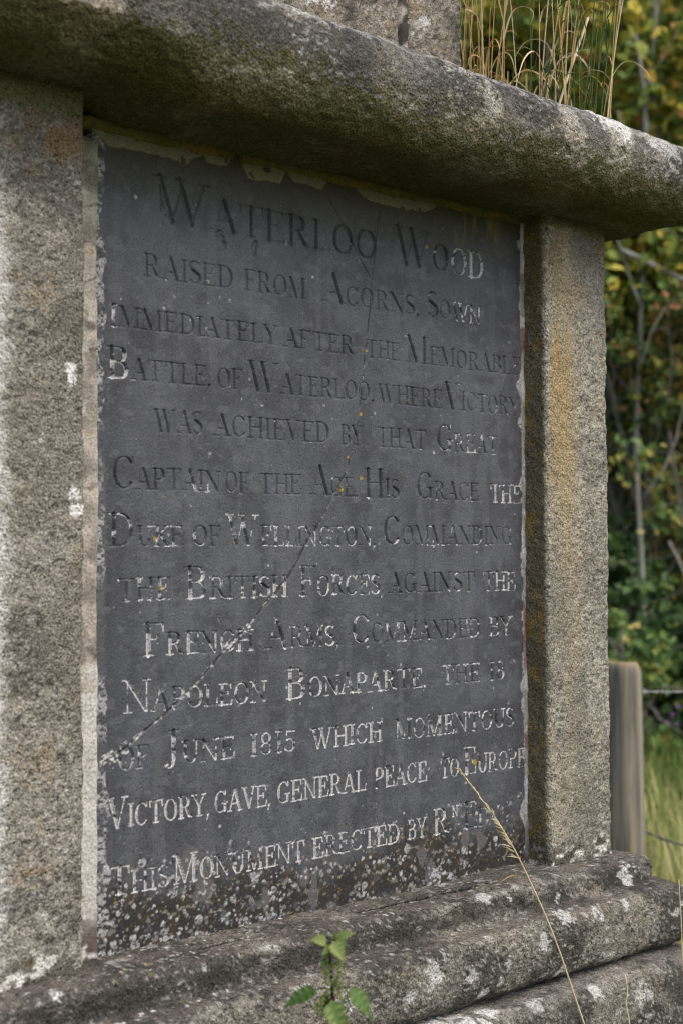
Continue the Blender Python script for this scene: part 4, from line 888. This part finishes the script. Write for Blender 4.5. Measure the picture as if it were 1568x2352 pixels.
for k in range(26):                                   # short curled leaves low in the tuft
    f_ = rg.random(); s_ = np.array([2.06 + .12 * f_, rg.uniform(-.13, .15), 2.355]); a = rg.uniform(-3.1, 3.1); dv = np.array([math.cos(a), math.sin(a), 0]); L_ = rg.uniform(.07, .16); b_ = MB()
    q = resample([s_, s_ + dv * L_ * .15 + np.array([0, 0, L_ * .7]), s_ + dv * L_ * .4 + np.array([0, 0, L_]), s_ + dv * L_ * .7 + np.array([0, 0, L_ * .85]), s_ + dv * L_ * rg.uniform(.6, .95) + np.array([0, 0, L_ * rg.uniform(.35, .7)])], .005)
    ribbon(b_, q, rg.uniform(.0012, .0024), rg.uniform(.5, 1) if rg.random() < .7 else rg.uniform(0, .25)); b_.build('low_leaf', STRAW, tf)
# the stout pale straw leaning out to the right
m = MB(); m.tube(resample([(2.075, -.05, 2.33), (2.092, -.052, 2.395), (2.132, -.06, 2.50), (2.168, -.068, 2.59)], .01), [.0030] * 30 if False else .0026, 6, 1.0); m.build('stalk', STRAW, tf)

# ------------------------------------------------------------------ grass stems in front of the monument
def seed_stem(name, label, pts, r0, r1, tn, head=None):
    t = thing(name, label, 'grass stem', tuple(pts[0])); p = resample(pts, .01)
    m = MB(); m.tube(p, np.linspace(r0, r1, len(p)), 6, tn); m.build('stalk', STRAW, t)
    if head:
        i0 = int(len(p) * head); hm = MB()
        for k in range(46):
            f_ = k / 45; i = min(len(p) - 2, int(i0 + (len(p) - i0) * f_)); s_ = p[i]; ax = p[min(i + 1, len(p) - 1)] - p[i - 1]; ax /= np.linalg.norm(ax)
            loose = max(0, .55 - f_) * 1.3
            side = EV * rg.normal() + GV * rg.normal() * .7; side -= ax * (side @ ax); side /= np.linalg.norm(side)
            if loose > .25: side = side - EV * .9; side /= np.linalg.norm(side)
            dv = ax * (1 - .5 * loose) + side * (.16 + loose * rg.uniform(.2, 1.1)) + np.array([0, 0, -.25 * loose]); dv /= np.linalg.norm(dv)
            L_ = rg.uniform(.012, .020) * (1 + .5 * loose)
            ped = s_ + dv * L_ * .3
            hm.tube(np.array([s_, ped, s_ + dv * L_ * .6, s_ + dv * L_ + np.array([0, 0, -.002])]), [.0003, .0007, .0010, .0001], 5, tn + rg.uniform(-.15, .12))
        hm.build('seed_head', STRAW, t)
    return t
t = seed_stem('dry_grass', 'long dry grass stem with a drooping seed head leaning across the slate', [(1.93, -.42, -.02), (1.89, -.40, .4), (1.835, -.375, .65), (1.768, -.36, .814), (1.709, -.35, .959), (1.662, -.33, 1.069), (1.624, -.32, 1.133), (1.587, -.31, 1.182), (1.552, -.30, 1.227)], .0024, .0009, .92, .862)
b_ = MB(); s_ = np.array([1.6755, -.335, 1.04]); ribbon(b_, resample([s_, s_ - EV * .012 + np.array([0, 0, .012]), s_ - EV * .03 + np.array([0, 0, .014]), s_ - EV * .05 + np.array([0, 0, .004])], .004), .0012, .7); b_.build('blade', STRAW, t)
seed_stem('dry_grass', 'short crooked dry grass stem in front of the plinth at lower right', [(1.95, -.36, -.02), (1.93, -.35, .4), (1.912, -.34, .72), (1.909, -.34, .778), (1.903, -.338, .81), (1.904, -.34, .83), (1.899, -.34, .860)], .0020, .0011, .97)
seed_stem('dry_grass', 'thin blurred dry stem standing before the base at the right edge', [(1.96, -.46, -.02), (1.93, -.455, .5), (1.903, -.45, .90), (1.901, -.45, .944), (1.8945, -.45, 1.034)], .0017, .0009, .9)

# ------------------------------------------------------------------ the nettle
NB = np.array([1.2, -.42, 0.0]); nt_ = thing('nettle_plant', 'green stinging nettle with toothed leaves and hanging catkins before the base', 'nettle', tuple(NB))
sp_ = resample([NB + np.array([0, 0, -.02]), NB + np.array([.004, 0, .4]), (1.199, -.42, .8), (1.197, -.42, .953), (1.1955, -.42, 1.01), (1.190, -.42, 1.050)], .01)
m = MB(); m.tube(sp_, np.linspace(.0034, .0019, len(sp_)), 6, .14); m.build('stem', NETTLE, nt_)
TC = -GV
def nettle_leaf(base, tip, width, tn, face, droop=.0):
    base = np.array(base, float); tip = np.array(tip, float); n = 22; ax = tip - base; L_ = np.linalg.norm(ax); ax /= L_
    fc = np.array(face, float); fc -= ax * (fc @ ax); fc /= np.linalg.norm(fc); sd2 = np.cross(ax, fc)
    V = []; tt = []
    for i in range(n + 1):
        s = i / n; env = (math.sin(math.pi * s ** .55) ** 1.15) * width * .80 if s < 1 else 0
        w = env * (1.0 + (.30 if i % 2 else -.12)); c_ = base + ax * L_ * s + fc * (droop * math.sin(s * math.pi) * L_)
        for u_ in (-1, -.5, 0, .5, 1):
            adv = ax * (.10 * L_ * abs(u_) * (1 if i % 2 else .3) * (1 - s))
            rip = fc * (abs(u_) * w * .30 + .0009 * math.sin(i * 1.6 + abs(u_) * 5) * abs(u_)); V.append(c_ + sd2 * w * u_ + adv + rip - fc * (.0006 if u_ == 0 else 0)); tt.append(tn + .10 * (abs(u_) == .5) * math.sin(i * 1.57) - .06 * (u_ == 0))
    G_ = gridfaces(n + 1, 5); lm = MB(); lm.add(V, G_, None, np.clip(tt, .3, 1)); return lm
def hpn(dx, z, out=0.0): return np.array([1.196, -.42, z]) + EV * dx + TC * out
for (b0, t0, w, tn, fc, dr) in (((-.018, 1.000, .004), (-.062, .977, .012), .0125, .50, TC * .7 + np.array([-.1, 0, .8]), .05), ((.021, 1.001, .004), (.049, .962, .016), .0135, .72, TC * .75 + np.array([.3, 0, .55]), .06),
                            ((-.006, 1.058, .004), (-.030, 1.063, .012), .0085, .88, TC * .8 + np.array([0, 0, .5]), .14), ((.004, 1.060, .002), (.031, 1.069, .004), .0085, .86, TC * .7 + np.array([0, 0, .7]), .10),
                            ((.000, 1.060, .006), (.017, 1.036, .022), .0105, .90, TC * .9 + np.array([.1, 0, .4]), .08), ((.006, 1.055, -.006), (.022, 1.046, -.016), .0085, .55, TC * .6 + np.array([0, 0, .8]), .05),
                            ((.0, 1.052, .004), (-.014, 1.044, .016), .006, .82, TC * .9 + np.array([-.2, 0, .4]), .1), ((.002, 1.060, .002), (.003, 1.074, .006), .004, .95, TC, .1), ((-.004, 1.036, .002), (-.016, 1.028, .012), .005, .6, TC * .8 + np.array([-.2, 0, .5]), .1), ((.002, 1.002, .006), (.006, 1.018, .014), .005, .92, TC, .1), ((-.002, .988, .010), (.014, .945, .034), .0150, .80, TC * .95 + np.array([0, 0, .3]), .08), ((.002, .988, -.010), (-.01, .955, -.04), .013, .45, TC + np.array([0, 0, .5]), .05)):
    nettle_leaf(hpn(*b0), hpn(*t0), w, tn, fc, dr).build('leaf', NETTLE, nt_)
for z_ in (.80, .62, .45):
    for sg in (-1, 1): nettle_leaf(hpn(.012 * sg, z_), hpn(.075 * sg, z_ - .03, .02), .020, .55, TC * .5 + np.array([0, 0, .9]), .06).build('leaf', NETTLE, nt_)
pm = MB()
for dx, z_ in ((-.018, 1.000), (.021, 1.001)): pm.tube([hpn(0, .996), hpn(dx * .5, .9995, .002), hpn(dx, z_, .004)], .0013, 5, .32)
pm.build('leaf_stalk', NETTLE, nt_)
for (dx, z_, L_) in ((-.008, 1.040, .030), (.008, 1.040, .028), (-.006, 1.028, .028), (.010, 1.026, .030), (-.012, .995, .034), (-.020, .985, .022), (.012, .997, .030), (.018, .990, .034), (-.010, .962, .03), (.016, .965, .03)):
    cm = MB(); p0 = hpn(dx * .3, z_ + .004, .002)
    for k in range(44):
        f_ = k / 43; c_ = p0 + EV * (dx * (.7 * min(1, f_ * 3)) + rg.normal() * .0026) + np.array([0, 0, -L_ * f_]) + TC * (.004 + rg.normal() * .0015); r_ = rg.uniform(.0013, .0023)
        V = np.array([[1, 0, 0], [-1, 0, 0], [0, 1, 0], [0, -1, 0], [0, 0, 1], [0, 0, -1]]) * r_ + c_
        cm.add(V, None, [[0, 2, 4], [2, 1, 4], [1, 3, 4], [3, 0, 4], [2, 0, 5], [1, 2, 5], [3, 1, 5], [0, 3, 5]], rg.uniform(.88, 1))
    cm.tube(resample([p0, p0 + EV * dx * .7 + np.array([0, 0, -L_ * .35]) + TC * .004, p0 + EV * dx * .7 + np.array([0, 0, -L_]) + TC * .004], .004), .0004, 4, .85)
    cm.build('catkin', NETTLE, nt_)
